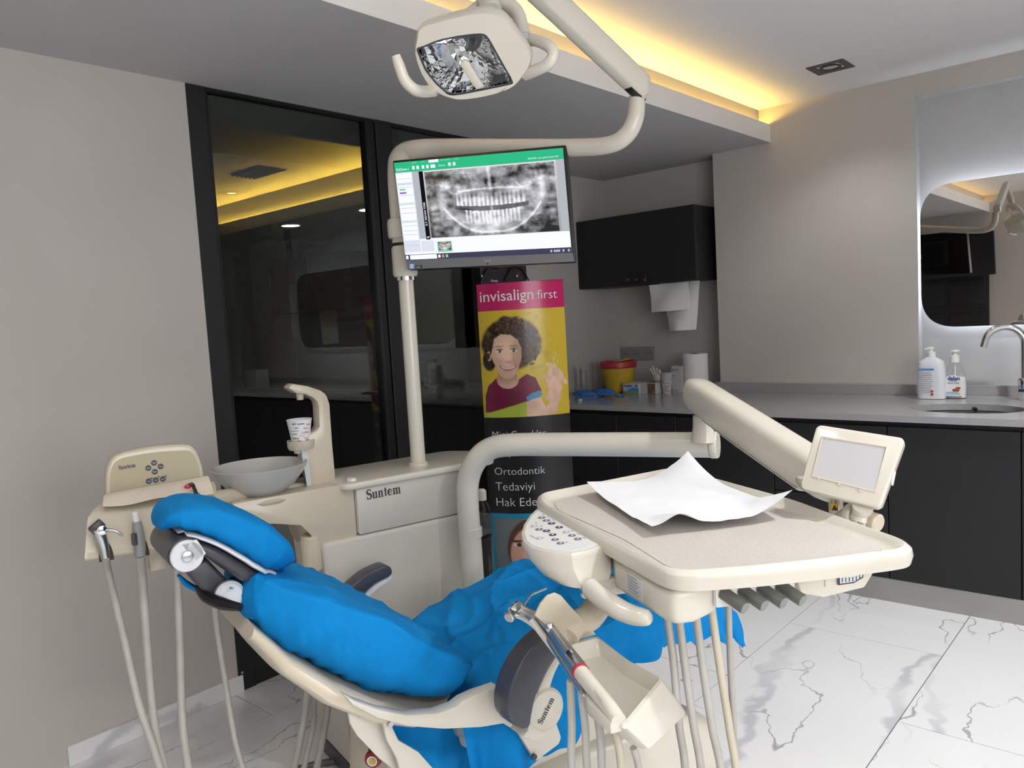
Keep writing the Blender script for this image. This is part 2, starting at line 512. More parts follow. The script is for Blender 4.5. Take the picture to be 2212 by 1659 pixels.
M['mirror'] = mat('silver_mirror', (0.62, 0.60, 0.58), 0.01, metal=1.0)
M['glass_door'] = glass('tinted_door_glass', (0.66, 0.69, 0.66), 1.5, 0.0, 1.7)
M['clear'] = glass('clear_plastic', (0.975, 0.98, 0.985), 1.33, 0.06, 1.2)
M['frosted'] = mat('frosted_grey_glass', (0.50, 0.50, 0.48), 0.25, noise=0.03, coat=0.4)
M['yellow'] = mat('yellow_bin_plastic', (0.56, 0.37, 0.03), 0.4, noise=0.06)
M['red'] = mat('red_plastic', (0.42, 0.03, 0.05), 0.35, noise=0.06)
M['estop'] = mat('emergency_button_red', (0.22, 0.02, 0.02), 0.35, noise=0.08)
M['orange'] = mat('orange_print', (0.75, 0.16, 0.05), 0.6)
M['ink'] = mat('dark_ink', (0.05, 0.05, 0.055), 0.6)
M['ink_navy'] = mat('navy_ink', (0.03, 0.04, 0.25), 0.6)
M['ink_blue'] = mat('sky_blue_ink', (0.05, 0.25, 0.62), 0.6)
M['ink_brown'] = mat('brown_print', (0.16, 0.09, 0.055), 0.6)
M['ink_green'] = mat('green_print', (0.22, 0.33, 0.06), 0.6)
M['ink_grey'] = mat('grey_print', (0.35, 0.35, 0.36), 0.6)
M['button'] = mat('indigo_button', (0.05, 0.05, 0.09), 0.35, noise=0.1)
M['button_grey'] = mat('grey_blue_button', (0.17, 0.17, 0.23), 0.35, noise=0.15)
M['button_pale'] = mat('pale_button', (0.45, 0.46, 0.50), 0.35, noise=0.1)
M['skin'] = mat('almond_print', (0.40, 0.11, 0.03), 0.5, noise=0.3)
M['led_warm'] = emit('warm_led_strip', (1.0, 0.60, 0.11), 70.0)
M['led_cool'] = emit('cool_led_strip', (0.86, 0.92, 1.0), 22.0)
M['lamp'] = emit('lamp_lens', (1.0, 0.98, 0.95), 14.0)
# ================================================================== the room
# floor: tiles 0.6 x 1.2 m in running bond, each tile its own piece
floor = struct('floor', box((RECESS_X - 0.1, BACK_Y - 0.05, -0.06), (RIGHT_X + 0.05, WALL_A + 0.1, -0.003)), M['grout'], label='white marble-look tiled floor with dark grout lines')
_tile_mesh = {}
TX0, TW, TL, GAP = 1.475, 0.6017, 1.2014, 0.0034
for k in range(-4, 6):
    x0, x1 = TX0 + k * TW + GAP / 2, TX0 + (k + 1) * TW - GAP / 2
    x0, x1 = max(x0, RECESS_X), min(x1, RIGHT_X)
    if x1 - x0 < 0.02: continue
    ybase = 3.25 if k % 2 == 0 else 2.6492
    for j in range(-5, 3):
        y0, y1 = ybase + j * TL + GAP / 2, ybase + (j + 1) * TL - GAP / 2
        y0, y1 = max(y0, BACK_Y), min(y1, WALL_A)
        if y1 - y0 < 0.02: continue
        key = (round(x1 - x0, 3), round(y1 - y0, 3))
        c = ((x0 + x1) / 2, (y0 + y1) / 2, -0.012)
        if key in _tile_mesh:
            clone(_tile_mesh[key], 'tile', c, floor)
        else:
            hx, hy = (x1 - x0) / 2, (y1 - y0) / 2
            _tile_mesh[key] = obj('tile', box((c[0] - hx, c[1] - hy, -0.012), (c[0] + hx, c[1] + hy, 0.0), 0.0004, 1), M['marble'], floor, loc=c)

struct('wall_left', [box((-0.12, BACK_Y, 0), (0, 1.471, SOFFIT_H))], M['wall'], label='warm grey painted wall left of the glazed partition')
struct('wall_recess', [box((RECESS_X - 0.1, 3.33, 0), (RECESS_X, WALL_A + 0.1, SOFFIT_H)), box((RECESS_X - 0.1, 3.33, 0), (-0.0, 3.345, SOFFIT_H))], M['wall'], label='grey wall of the recess right of the glazed partition')
struct('wall_recess_back', [box((RECESS_X, WALL_A, 0), (CORNER_X + 0.1, WALL_A + 0.1, SOFFIT_H))], M['wall'], label='grey back wall of the counter recess behind the hanging cabinet')
NX0, NX1, NZ1, NY = 1.690, 4.06, 2.410, WALL_B + 0.07
struct('wall_far', [box((CORNER_X, WALL_B, 0), (NX0, WALL_B + 0.25, CEIL_H)), box((NX0, WALL_B, NZ1), (NX1, WALL_B + 0.25, CEIL_H)),
                    box((NX1, WALL_B, 0), (RIGHT_X, WALL_B + 0.25, CEIL_H)), box((NX0, WALL_B, 0), (NX1, WALL_B + 0.25, COUNTER_H + 0.004))], M['wall'], label='warm grey far wall with the lit mirror niche')
struct('trim_1', [box((NX0, NY, COUNTER_H + 0.004), (NX1, NY + 0.1, NZ1)), box((NX0 - 0.001, WALL_B + 0.001, COUNTER_H + 0.06), (NX0 + 0.004, NY, NZ1)), box((NX0, WALL_B + 0.001, NZ1 - 0.004), (NX1, NY, NZ1 + 0.001))], M['niche'], label='pale grey back of the mirror niche')
struct('wall_right', [box((RIGHT_X, BACK_Y, 0), (RIGHT_X + 0.1, WALL_B + 0.25, CEIL_H))], M['wall'], label='plain wall on the right side of the room')
struct('wall_back', [box((-0.12, BACK_Y - 0.1, 0), (RIGHT_X + 0.1, BACK_Y, CEIL_H))], M['wall'], label='plain wall behind the viewer')
ceil = struct('ceiling', [box((COVE_X - 0.02, BACK_Y, CEIL_H), (RIGHT_X + 0.1, WALL_B + 0.25, CEIL_H + 0.08))], M['ceiling'], label='off-white raised ceiling with warm cove glow')
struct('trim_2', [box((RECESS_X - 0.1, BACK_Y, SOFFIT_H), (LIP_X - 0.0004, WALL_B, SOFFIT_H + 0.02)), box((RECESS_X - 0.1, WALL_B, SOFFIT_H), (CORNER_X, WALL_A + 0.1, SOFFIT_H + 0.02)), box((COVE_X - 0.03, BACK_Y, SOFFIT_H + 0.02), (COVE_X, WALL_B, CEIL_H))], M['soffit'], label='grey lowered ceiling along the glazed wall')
struct('trim_3', [box((LIP_X - 0.016, BACK_Y, SOFFIT_H + 0.0008), (LIP_X, WALL_B, LIP_TOP))], M['ceiling'], label='upright lip of the light cove at the ceiling edge')
led = obj('led_strip', [box((COVE_X + 0.001, BACK_Y + 0.02, LIP_TOP - 0.020), (COVE_X + 0.012, WALL_B - 0.02, LIP_TOP - 0.008))], M['led_warm'])
tag(led, 'warm yellow light strip hidden in the ceiling cove', 'light strip')
# baseboard pieces along the left wall
bb = struct('baseboard_left', [box((0, BACK_Y, 0), (0.008, 0.60, 0.06))], M['wall'], label='white marble baseboard under the left wall')
ya, yb = at_x(149, 1640, 0.012)[1], at_x(316, 1570, 0.012)[1]
for (p, q) in ((ya, yb - 0.002), (yb, 1.486)):
    obj('baseboard_tile', box((0, p, 0), (0.013, q, 0.066), 0.0012, 1), M['marble'], bb)

# glazed black partition in the left wall
D0, D1 = 1.471, 3.33
door = thing('door_1', 'black framed glazed partition reaching up to the lowered ceiling', 'door', (0, (D0 + D1) / 2, 0))
del door['category']; door['kind'] = 'structure'
s1 = at_x(440, 190, 0.0)[1]
mA, mM, mB = at_x(793, 254, 0)[1], at_x(808, 258, 0)[1], at_x(841, 266, 0)[1]
FZ = SOFFIT_H
obj('stile', box((-0.06, D0, 0), (0.004, s1, FZ - 0.002), 0.002, 1), M['door_black'], door)
obj('stile', box((-0.05, mA, 0), (-0.002, mM - 0.004, FZ - 0.002), 0.002, 1), M['black'], door)
obj('mullion', box((-0.06, mM, 0), (0.006, mB, FZ - 0.002), 0.002, 1), M['door_black'], door)
obj('stile', box((-0.06, D1 - 0.10, 0), (0.004, D1 - 0.001, FZ - 0.002), 0.002, 1), M['door_black'], door)
obj('top_rail', box((-0.05, s1, FZ - 0.012), (0.0, D1 - 0.10, FZ - 0.002)), M['black'], door)
for (p, q) in ((s1, mA), (mB, D1 - 0.10)):
    obj('bottom_rail', box((-0.05, p, 0.0), (-0.001, q, 0.235), 0.002, 1), M['door_black'], door)
    obj('glass_bead', [box((-0.045, p, 0.235), (0.0, q, 0.25)), box((-0.045, p, 0.235), (-0.004, p + 0.014, FZ - 0.012)), box((-0.045, q - 0.014, 0.235), (-0.004, q, FZ - 0.012))], M['black'], door)
    obj('pane', box((-0.030, p + 0.002, 0.24), (-0.024, q - 0.002, FZ - 0.012)), M['glass_door'], door)
obj('door_stop_bolt', disc(at_x(521, 1452, 0.004), (1, 0, 0), 0.005, 0.008), M['chrome'], door)

# ------------------------------------------------ the adjoining room seen through the glazing
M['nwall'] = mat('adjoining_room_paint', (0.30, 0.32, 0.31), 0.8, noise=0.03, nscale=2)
NB = dict(x0=-5.6, y0=-1.2, y1=4.62)
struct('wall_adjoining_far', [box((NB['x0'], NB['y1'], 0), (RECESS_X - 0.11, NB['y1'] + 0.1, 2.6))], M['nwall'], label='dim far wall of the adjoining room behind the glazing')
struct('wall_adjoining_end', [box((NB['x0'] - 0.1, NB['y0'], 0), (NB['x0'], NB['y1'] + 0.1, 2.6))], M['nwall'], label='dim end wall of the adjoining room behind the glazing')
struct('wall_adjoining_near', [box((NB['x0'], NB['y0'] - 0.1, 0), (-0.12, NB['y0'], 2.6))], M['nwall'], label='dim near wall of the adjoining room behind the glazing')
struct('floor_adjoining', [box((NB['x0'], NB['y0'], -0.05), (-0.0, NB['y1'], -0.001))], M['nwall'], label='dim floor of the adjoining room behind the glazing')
NLY = at_z(650, 441.5, LIP_TOP)[1]
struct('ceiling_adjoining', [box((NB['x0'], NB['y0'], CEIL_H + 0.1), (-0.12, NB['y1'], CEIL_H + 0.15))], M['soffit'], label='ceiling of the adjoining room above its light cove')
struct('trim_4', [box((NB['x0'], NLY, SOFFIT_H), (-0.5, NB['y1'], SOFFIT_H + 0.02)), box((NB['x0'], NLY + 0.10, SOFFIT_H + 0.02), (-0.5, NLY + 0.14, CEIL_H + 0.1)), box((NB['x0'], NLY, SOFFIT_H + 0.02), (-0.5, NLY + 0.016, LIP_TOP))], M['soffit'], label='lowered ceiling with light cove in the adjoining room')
nl = obj('led_strip', [box((-4.6, NLY + 0.085, LIP_TOP - 0.02), (-0.5, NLY + 0.099, LIP_TOP - 0.008))], emit('dim_warm_led', (1.0, 0.60, 0.08), 110.0))
tag(nl, 'warm yellow light strip in the cove of the adjoining room', 'light strip')
for px, py in ((628, 487), (797, 453)):
    p = at_z(px, py, SOFFIT_H - 0.002)
    dl = thing('recessed_downlight', 'round lit downlight of the adjoining room, ' + ('farther left, above the dark cabinet' if px < 700 else 'next to the black mullion'), 'downlight', p, 'round downlights beyond the glazing')
    obj('rim', lathe([(0.10, 0.004), (0.10, -0.004), (0.078, -0.004), (0.078, 0.004)], p, n=24), M['white_plastic'], dl)
    obj('lens', disc(p + V3((0, 0, -0.003)), (0, 0, 1), 0.077, 0.004), emit('cool_lamp_lens', (0.9, 0.93, 1.0), 24.0), dl)
vc = [at_z(x, y, CEIL_H + 0.095) for x, y in ((497, 378), (560, 358), (622, 366), (552, 386))]
vt = thing('ceiling_vent', 'dark square air vent in the ceiling of the adjoining room', 'vent', np.mean(vc, 0))
obj('vent_frame', prism(vc, (0, 0, 0.01), 0.002), M['dark_grey'], vt)
for k in range(6):
    t = (k + 0.5) / 6
    a, b = vc[0] * (1 - t) + vc[3] * t, vc[1] * (1 - t) + vc[2] * t
    obj('slat', tube([a + V3((0, 0, -0.004)), b + V3((0, 0, -0.004))], 0.006, 6), M['black'], vt)
# its hanging cabinet with a paper sheet below
cy = NB['y1'] - 0.35
c0, c1 = at_y(580, 568, cy), at_y(712, 548, cy)
cz0 = at_y(783, 664, cy)[2]
nc = thing('wall_cabinet', 'dark wall cabinet of the adjoining room seen through the glass', 'cabinet', ((c0[0] + c1[0]) / 2, cy + 0.17, cz0))
obj('body', box((c0[0], cy + 0.02, cz0), (-2.75, NB['y1'], c1[2]), 0.003, 1), M['cabinet'], nc)
obj('cabinet_door', box((c0[0], cy, cz0), ((c0[0] - 2.75) / 2 - 0.002, cy + 0.019, c1[2]), 0.002, 1), M['cabinet'], nc)
obj('cabinet_door', box(((c0[0] - 2.75) / 2 + 0.002, cy, cz0), (-2.75, cy + 0.019, c1[2]), 0.002, 1), M['cabinet'], nc)
pa, pb = at_y(689, 668, cy + 0.05), at_y(731, 741, cy + 0.05)
tag(obj('paper_towel', prism([(pa[0], cy + 0.05, pa[2]), (pb[0], cy + 0.05, pa[2]), (pb[0] + 0.01, cy + 0.05, pb[2]), (pa[0] + 0.02, cy + 0.05, pb[2] - 0.01)], (0, 0.002, 0)), M['towel']), 'paper towel hanging under the cabinet of the adjoining room', 'paper towel')
nk = thing('counter', 'dim grey counter of the adjoining room behind the glass', 'counter', (-2.9, 4.3, 0))
obj('worktop', box((-4.9, 4.02, 0.84), (-0.55, NB['y1'] - 0.002, 0.87), 0.003, 1), M['quartz'], nk)
obj('cabinet_body', box((-4.85, 4.06, 0.1), (-0.55, NB['y1'] - 0.002, 0.839)), M['cabinet'], nk)
obj('toe_kick', box((-4.8, 4.1, 0.0), (-0.55, NB['y1'] - 0.002, 0.1)), M['black'], nk)
w0 = at_y(551, 836, 4.1)
tag(obj('tissue_box', box((w0[0] - 0.10, 4.06, 0.87), (w0[0] + 0.10, 4.2, 1.04), 0.004), M['white_plastic']), 'white box on the counter of the adjoining room', 'box')
# folds added beyond the glass in place of a drape's reflection
cw = [at_x(x, 600, -4.9) for x in (462, 478, 494, 508, 522)]
cu = thing('curtain_reflection', 'grey folds beyond the glass standing in for a reflected drape at its left edge', 'curtain_reflection', (-4.9, 3.0, 0))
for i, p in enumerate(cw):
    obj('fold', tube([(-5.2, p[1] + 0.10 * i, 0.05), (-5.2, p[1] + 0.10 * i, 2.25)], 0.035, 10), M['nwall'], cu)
obj('valance', box((-5.27, cw[0][1] - 0.1, 2.2), (-5.12, cw[0][1] + 0.9, 2.32), 0.004), M['nwall'], cu)

# ------------------------------------------------ back door behind the viewer (seen in the mirror)
bd = thing('door_2', 'black panelled door behind the viewer', 'door', (0.42, BACK_Y, 0))
del bd['category']; bd['kind'] = 'structure'
obj('door_leaf', box((0.0, BACK_Y, 0), (0.92, BACK_Y + 0.04, 2.05), 0.003), M['door_black'], bd)
for (x0, x1) in ((0.06, 0.44), (0.50, 0.88)):
    for (z0, z1) in ((0.12, 0.75), (0.85, 1.15), (1.25, 1.55), (1.65, 1.97)):
        obj('panel', box((x0, BACK_Y + 0.03, z0), (x1, BACK_Y + 0.052, z1), 0.012, 2), M['door_black'], bd)
tv = thing('television', 'black screen on a bracket behind the viewer', 'television', (0.7, BACK_Y, 1.65))
obj('screen', obox((0.62, BACK_Y + 0.28, 1.83), (1, 0.15, 0), (0, 0.2, 1), (0.15, -1, 0.2), 0.42, 0.25, 0.02, 0.006), M['black'], tv)
obj('bracket', tube([(0.62, BACK_Y, 1.8), (0.62, BACK_Y + 0.26, 1.82)], 0.02, 10), M['dark_grey'], tv)

# ------------------------------------------------ ceiling lamp housings
for i, (x, y, w) in enumerate(CEILING_LAMPS):
    nm = ['in view above the mirror wall', 'above the tray, assumed outside the picture', 'right of the sink, assumed outside the picture', 'assumed behind the viewer', 'above the headrest, unseen, added to light the left floor'][i]
    t = thing('ceiling_spotlight', 'black square recessed spotlight in the raised ceiling ' + nm, 'spotlight', (x, y, CEIL_H), 'square ceiling spotlights')
    if i == 0:
        cs = [at_z(a, b, CEIL_H - 0.002) for a, b in ((1746, 148), (1819, 130), (1842, 143), (1770, 160.5))]
        hx, hy = 0.075, 0.145
        hx = abs(cs[2][0] - cs[1][0] + cs[3][0] - cs[0][0]) / 4; hy = abs(cs[1][1] - cs[0][1]) / 2
        c = np.mean(cs, 0); hx = max(hx, 0.06)
        hx = hy = 0.088
    else: c, hx, hy = V3((x, y, CEIL_H)), 0.088, 0.088
    fr = [box((c[0] - hx, c[1] - hy, CEIL_H - 0.004), (c[0] - hx * .62, c[1] + hy, CEIL_H + 0.0)), box((c[0] + hx * .62, c[1] - hy, CEIL_H - 0.004), (c[0] + hx, c[1] + hy, CEIL_H)),
          box((c[0] - hx * .62, c[1] - hy, CEIL_H - 0.004), (c[0] + hx * .62, c[1] - hy * .62, CEIL_H)), box((c[0] - hx * .62, c[1] + hy * .62, CEIL_H - 0.004), (c[0] + hx * .62, c[1] + hy, CEIL_H))]
    obj('frame', fr, M['dark_grey'], t)
    obj('gimbal', lathe([(0.050, -0.002), (0.052, -0.006), (0.040, -0.006), (0.036, -0.001)], (c[0], c[1], CEIL_H), n=20), M['black'], t)
    obj('reflector', disc((c[0], c[1], CEIL_H - 0.003), (0, 0, 1), 0.034, 0.002), M['chrome'] if i == 0 else M['lamp'], t)

# assumed bright window in the right wall, outside the picture; emissive panes as fill
wn = thing('assumed_window_1', 'assumed bright window in the right wall, out of view, its panes glowing as fill light', 'window', (RIGHT_X, 0.0, 0.9))
del wn['category']; wn['kind'] = 'structure'
M['window_fill'] = emit('assumed_window_fill', (0.98, 0.985, 1.0), ASSUMED_WINDOW_GLOW)  # assumed source: its glow fills the left wall and chair with soft light
for y0 in (-1.44, -0.48, 0.48):
    obj('pane', box((RIGHT_X - 0.012, y0, 0.95), (RIGHT_X - 0.004, y0 + 0.90, 2.25)), M['window_fill'], wn)
for y0 in (-1.50, -0.54, 0.42, 1.38):
    obj('assumed_window_frame', box((RIGHT_X - 0.03, y0, 0.9), (RIGHT_X - 0.001, y0 + 0.06, 2.30), 0.003, 1), M['white_plastic'], wn)
obj('assumed_window_frame', box((RIGHT_X - 0.03, -1.5, 2.25), (RIGHT_X - 0.001, 1.44, 2.31), 0.003, 1), M['white_plastic'], wn)
obj('assumed_window_sill', box((RIGHT_X - 0.12, -1.54, 0.87), (RIGHT_X - 0.001, 1.48, 0.90), 0.004, 1), M['white_plastic'], wn)
# ================================================================== counter, cabinets and what stands there
CY, CH = COUNTER_Y, COUNTER_H
SPL = 4.475                                  # front of the low upstand behind the counter
# sink opening in the worktop
sl, sr, sb = at_z(1979, 878, CH), at_z(2200, 886, CH), at_z(2100, 866, CH)
SKX, SKY, SRX, SRY = (sl[0] + sr[0]) / 2 + 0.005, sl[1] - 0.02, (sr[0] - sl[0]) / 2 + 0.025, 0.17
def slab_with_hole(outline, hole, z0, z1):
    bm = bmesh.new()
    def ring(pts, z): return [bm.verts.new((p[0], p[1], z)) for p in pts]
    for z in (z1, z0):
        a, b = ring(outline, z), ring(hole, z)
        ed = [bm.edges.new((r[i], r[(i + 1) % len(r)])) for r in (a, b) for i in range(len(r))]
        bmesh.ops.triangle_fill(bm, use_beauty=True, edges=ed)
        if z == z1: ta, tb = a, b
    for up, dn in ((ta, a), (tb, b)):
        for i in range(len(up)):
            j = (i + 1) % len(up)
            bm.faces.new((up[i], up[j], dn[j], dn[i]))
    bm.verts.index_update()
    g = ([np.array(v.co) for v in bm.verts], [[v.index for v in f.verts] for f in bm.faces])
    bm.free(); return g
hole = [(SKX + SRX * math.cos(2 * math.pi * k / 48), SKY + SRY * math.sin(2 * math.pi * k / 48)) for k in range(48)]
ct = thing('worktop', 'long grey quartz worktop along the far wall with oval sink cut-out', 'worktop', (2.2, 4.1, CH - 0.03))
obj('slab', slab_with_hole([(RECESS_X, CY), (RIGHT_X, CY), (RIGHT_X, WALL_B), (CORNER_X, WALL_B), (CORNER_X, WALL_A), (RECESS_X, WALL_A)], hole, CH - 0.030, CH), M['quartz'], ct)
struct('trim_5', [box((CORNER_X - 0.02, SPL, CH), (NX0 - 0.001, WALL_B - 0.0005, 0.925), 0.001, 1), box((NX0, WALL_B - 0.012, CH), (RIGHT_X, WALL_B + 0.0, 0.920), 0.001, 1)], M['quartz'], label='low grey quartz upstand behind the worktop')
sk = thing('sink', 'oval white undermount sink with chrome drain under the mirror', 'sink', (SKX, SKY, CH - 0.16))
prof = [(1.0, -0.002), (0.99, -0.03), (0.94, -0.08), (0.80, -0.12), (0.5, -0.14), (0.12, -0.145)]
obj('basin', loft([[V3((SKX + SRX * r * math.cos(2 * math.pi * k / 48), SKY + SRY * r * math.sin(2 * math.pi * k / 48), CH - 0.03 + z)) for k in range(48)] for r, z in prof], cap=False), M['white_plastic'], sk)
obj('drain', lathe([(0.035, -0.172), (0.035, -0.165), (0.022, -0.165), (0.02, -0.171)], (SKX, SKY, CH), n=24), M['chrome'], sk)
# overflow ring on the far inner wall of the bowl
ov = at_y(2106, 884, SKY + SRY - 0.012)
obj('overflow_ring', lathe([(0.013, 0), (0.013, -0.004), (0.008, -0.004), (0.007, 0)], ov, (0, 1, 0.15), n=20), M['chrome'], sk)
obj('overflow_hole', disc(ov + V3((0, -0.001, -0.002)), (0, 1, 0.15), 0.007, 0.001), M['black'], sk)
# base cabinets with handleless fronts
FY = CY + 0.025
seams = [RECESS_X + 0.01] + [at_y(x, y, FY)[0] for x, y in ((1336, 990), (1463, 985), (1670, 960), (1917, 1000), (2206, 1000))] + [2.62, 3.22, 3.82, 4.42, RIGHT_X - 0.01]
for i in range(len(seams) - 1):
    x0, x1 = seams[i], seams[i + 1]
    wh = ['in the recess corner behind the poster', 'second from the recess corner', 'behind the tray arm post', 'behind the white tissue on the tray', 'behind the small cream display', 'under the sink, at the right edge', 'right of the sink, first', 'right of the sink, second', 'right of the sink, third', 'at the right wall'][i]
    cb = thing('base_cabinet', 'black handleless base cabinet ' + wh, 'cabinet', ((x0 + x1) / 2, CY + 0.35, 0.11), 'black base cabinets under the worktop')
    obj('carcass', box((x0 + 0.001, FY + 0.022, 0.11), (x1 - 0.001, WALL_B - 0.03, CH - 0.032)), M['black'], cb)
    if i == 3:
        for (z0, z1) in ((0.112, 0.47), (0.474, CH - 0.055)):
            obj('drawer_front', box((x0 + 0.002, FY, z0), (x1 - 0.002, FY + 0.02, z1), 0.0015, 1), M['cabinet'], cb)
    else:
        obj('cabinet_door', box((x0 + 0.002, FY, 0.112), (x1 - 0.002, FY + 0.02, CH - 0.055), 0.0015, 1), M['cabinet'], cb)
pl = obj('plinth_strip', box((RECESS_X, FY + 0.012, 0.0), (RIGHT_X, FY + 0.024, 0.108), 0.001, 1), M['plinth'])
tag(pl, 'brushed aluminium plinth strip under the black base cabinets', 'plinth')

# hanging cabinet in the recess
HY = 4.35
hr, hl = at_y(1498, 437, HY), at_y(1250, 628, HY)
hz1, hz0 = at_y(1420, 453, HY)[2], at_y(1420, 611, HY)[2]
hx1 = hr[0]
wc = thing('wall_cabinet', 'black flap-front wall cabinet hanging in the recess', 'cabinet', ((RECESS_X + hx1) / 2, HY + 0.17, hz0))
obj('body', box((RECESS_X + 0.002, HY + 0.019, hz0), (hx1, WALL_A - 0.001, hz1), 0.001, 1), M['cabinet'], wc)
obj('cabinet_door', box((RECESS_X + 0.002, HY, hz0), (hx1, HY + 0.018, hz1), 0.0015, 1), M['cabinet'], wc)
# clipped-on holder at its lower edge
hk = thing('clip_holder', 'small black clip strip on the lower front of the hanging cabinet', 'clip', at_y(1368, 606, HY))
a, b = at_y(1342, 601, HY), at_y(1397, 610, HY)
obj('strip', box((a[0], HY - 0.010, b[2]), (b[0], HY - 0.0005, a[2] + 0.01), 0.002, 1), M['black'], hk)
for x in (1356, 1374, 1392):
    p = at_y(x, 604, HY - 0.012)
    obj('clip', box((p[0] - 0.012, HY - 0.018, p[2] - 0.010), (p[0] + 0.010, HY - 0.010, p[2] + 0.008), 0.002, 1), M['dark_grey'], hk)
# paper towel sheets hanging below it
def hanging(name, pts, y, bulge, m, lab, cat):
    n = 10; rows = []
    TL, TR, BR, BL = [V3(p) for p in pts]
    for j in range(n + 1):
        t = j / n; row = []
        for i in range(n + 1):
            s = i / n
            p = (TL * (1 - s) + TR * s) * (1 - t) + (BL * (1 - s) + BR * s) * t
            p = p + V3((0, -bulge * math.sin(math.pi * s) * t + 0.01 * math.sin(5 * s + 3 * t), 0))
            row.append(p)
        rows.append(row)
    fr = loft(rows, cap=False, closed=False)
    bk = loft([[p + V3((0, 0.0015, 0)) for p in r] for r in rows], cap=False, closed=False)
    return tag(obj(name, [fr, bk], m), lab, cat)
yA, yB = HY + 0.06, HY + 0.12
hanging('paper_towel', [at_y(1402, 616, yA), at_y(1488, 608, yA), at_y(1491, 668, yA), at_y(1407, 675, yA)], yA, 0.02, M['towel'], 'front white paper towel sheet hanging under the wall cabinet', 'paper towel')
hanging('paper_towel', [at_y(1425, 612, yB), at_y(1513, 606, yB), at_y(1502, 712, yB), at_y(1447, 715, yB)], yB, 0.03, M['towel'], 'longer grey-white paper towel sheet hanging behind the front sheet', 'paper towel')
# triple socket on the recess wall
s0, s1 = at_y(1343, 779, WALL_A), at_y(1413, 748, WALL_A)
so = thing('wall_socket', 'grey triple wall socket above the recess counter', 'socket', ((s0[0] + s1[0]) / 2, WALL_A, s0[2]))
M['socket'] = mat('grey_socket_plastic', (0.30, 0.285, 0.27), 0.3)
obj('frame', box((s0[0], WALL_A - 0.010, s0[2]), (s1[0], WALL_A - 0.0005, s1[2]), 0.003), M['socket'], so)
for k in range(3):
    w = (s1[0] - s0[0]) / 3; cx = s0[0] + w * (k + .5); cz = (s0[2] + s1[2]) / 2
    r = min(w, s1[2] - s0[2]) * 0.36
    plate = obj('socket_plate', box((cx - w * .45, WALL_A - 0.013, cz - r * 1.25), (cx + w * .45, WALL_A - 0.010, cz + r * 1.25), 0.001, 1), M['socket'], so)
    obj('socket_well', lathe([(r, 0), (r, -0.003), (r * .86, -0.003), (r * .84, 0.001)], (cx, WALL_A - 0.0125, cz), (0, 1, 0), n=20), M['socket'], plate)
    obj('pin_hole', [disc((cx - r * .35, WALL_A - 0.0145, cz), (0, 1, 0), r * .13, 0.001, 8), disc((cx + r * .35, WALL_A - 0.0145, cz), (0, 1, 0), r * .13, 0.001, 8)], M['dark_grey'], plate)

# --- counter clutter in the recess
def stand(px, py): return at_z(px, py, CH)
p = stand(1338, 846)
bn = thing('sharps_bin', 'yellow sharps bin with red rim beside the glove boxes', 'bin', p)
k = np.linalg.norm(p - CAM) / FPX
obj('bucket', lathe([(26 * k, 0), (30 * k, 8 * k), (37 * k, 58 * k), (35 * k, 58 * k), (30 * k, 50 * k)], p, n=28), M['yellow'], bn)
obj('rim_ring', lathe([(37.5 * k, 52 * k), (39.5 * k, 54 * k), (39.5 * k, 64 * k), (36 * k, 66 * k), (35 * k, 60 * k)], p, n=28), M['red'], bn)
lid = xform(lathe([(24 * k, 0), (25 * k, 2 * k), (20 * k, 4 * k)], (0, 0, 0), n=20), lambda q: V3(p) + V3((q[0] + 8 * k, q[1] * .6, q[2] + 64 * k + (q[0]) * .22)))
obj('lid_flap', lid, M['yellow'], bn)
for px, h, r in ((1250, 60, 9.5), (1287, 66, 7.5), (1262, 52, 8.0)):
    q = stand(px, 851 - (5 if px > 1270 else 0)); kk = np.linalg.norm(q - CAM) / FPX
    lab = {1250: 'tall clear plastic tumbler nearest the poster', 1287: 'clear plastic tube beside the yellow bin', 1262: 'clear tumbler between the two taller ones'}[px]
    tag(obj('plastic_tumbler', lathe([(r * kk * .85, 0), (r * kk, h * kk), (r * kk * .94, h * kk), (r * kk * .8, 2 * kk)], q, n=20), M['clear']), lab, 'tumbler', 'clear plastic tumblers')
# blue folded mask with its straps
q0 = stand(1272, 858); kk = np.linalg.norm(q0 - CAM) / FPX
mg = thing('surgical_mask', 'crumpled blue surgical masks with white clips in front of the tumblers', 'mask', q0)
def blob(c, sx, sy, sz, seed, n=22, m=10):
    g = ball((0, 0, 0), 1, n, m)
    return xform(g, lambda v: V3(c) + V3((v[0] * sx, v[1] * sy, max(v[2], -0.15) * sz)) * (1 + 0.25 * mnoise.noise(Vector((v[0] * 2.2 + seed, v[1] * 2.2, v[2] * 2.2)))))
M['mask_blue'] = mat('blue_mask_fabric', (0.03, 0.16, 0.46), 0.8, noise=0.1)
obj('mask_fabric', [blob(q0 + V3((-.03, .0, .015)), .085, .05, .03, 1.0), blob(q0 + V3((.08, .05, .02)), .085, .045, .03, 5.0)], M['mask_blue'], mg)
obj('strap', [tube([stand(1325, 851), stand(1335, 857), stand(1347, 855) + V3((0, 0, .012)), stand(1344, 847) + V3((0, 0, .01))], .006, 6, 4), tube([stand(1250, 862), stand(1268, 860), stand(1285, 859), stand(1312, 853)], .006, 6, 4)], M['mask_blue'], mg)
obj('clip', [box(stand(1253, 866) - V3((.012, .008, 0)), stand(1253, 866) + V3((.012, .008, .01)), .002), box(stand(1286, 857) - V3((.008, .006, 0)), stand(1286, 857) + V3((.008, .006, .014)), .002)], M['white_plastic'], mg)
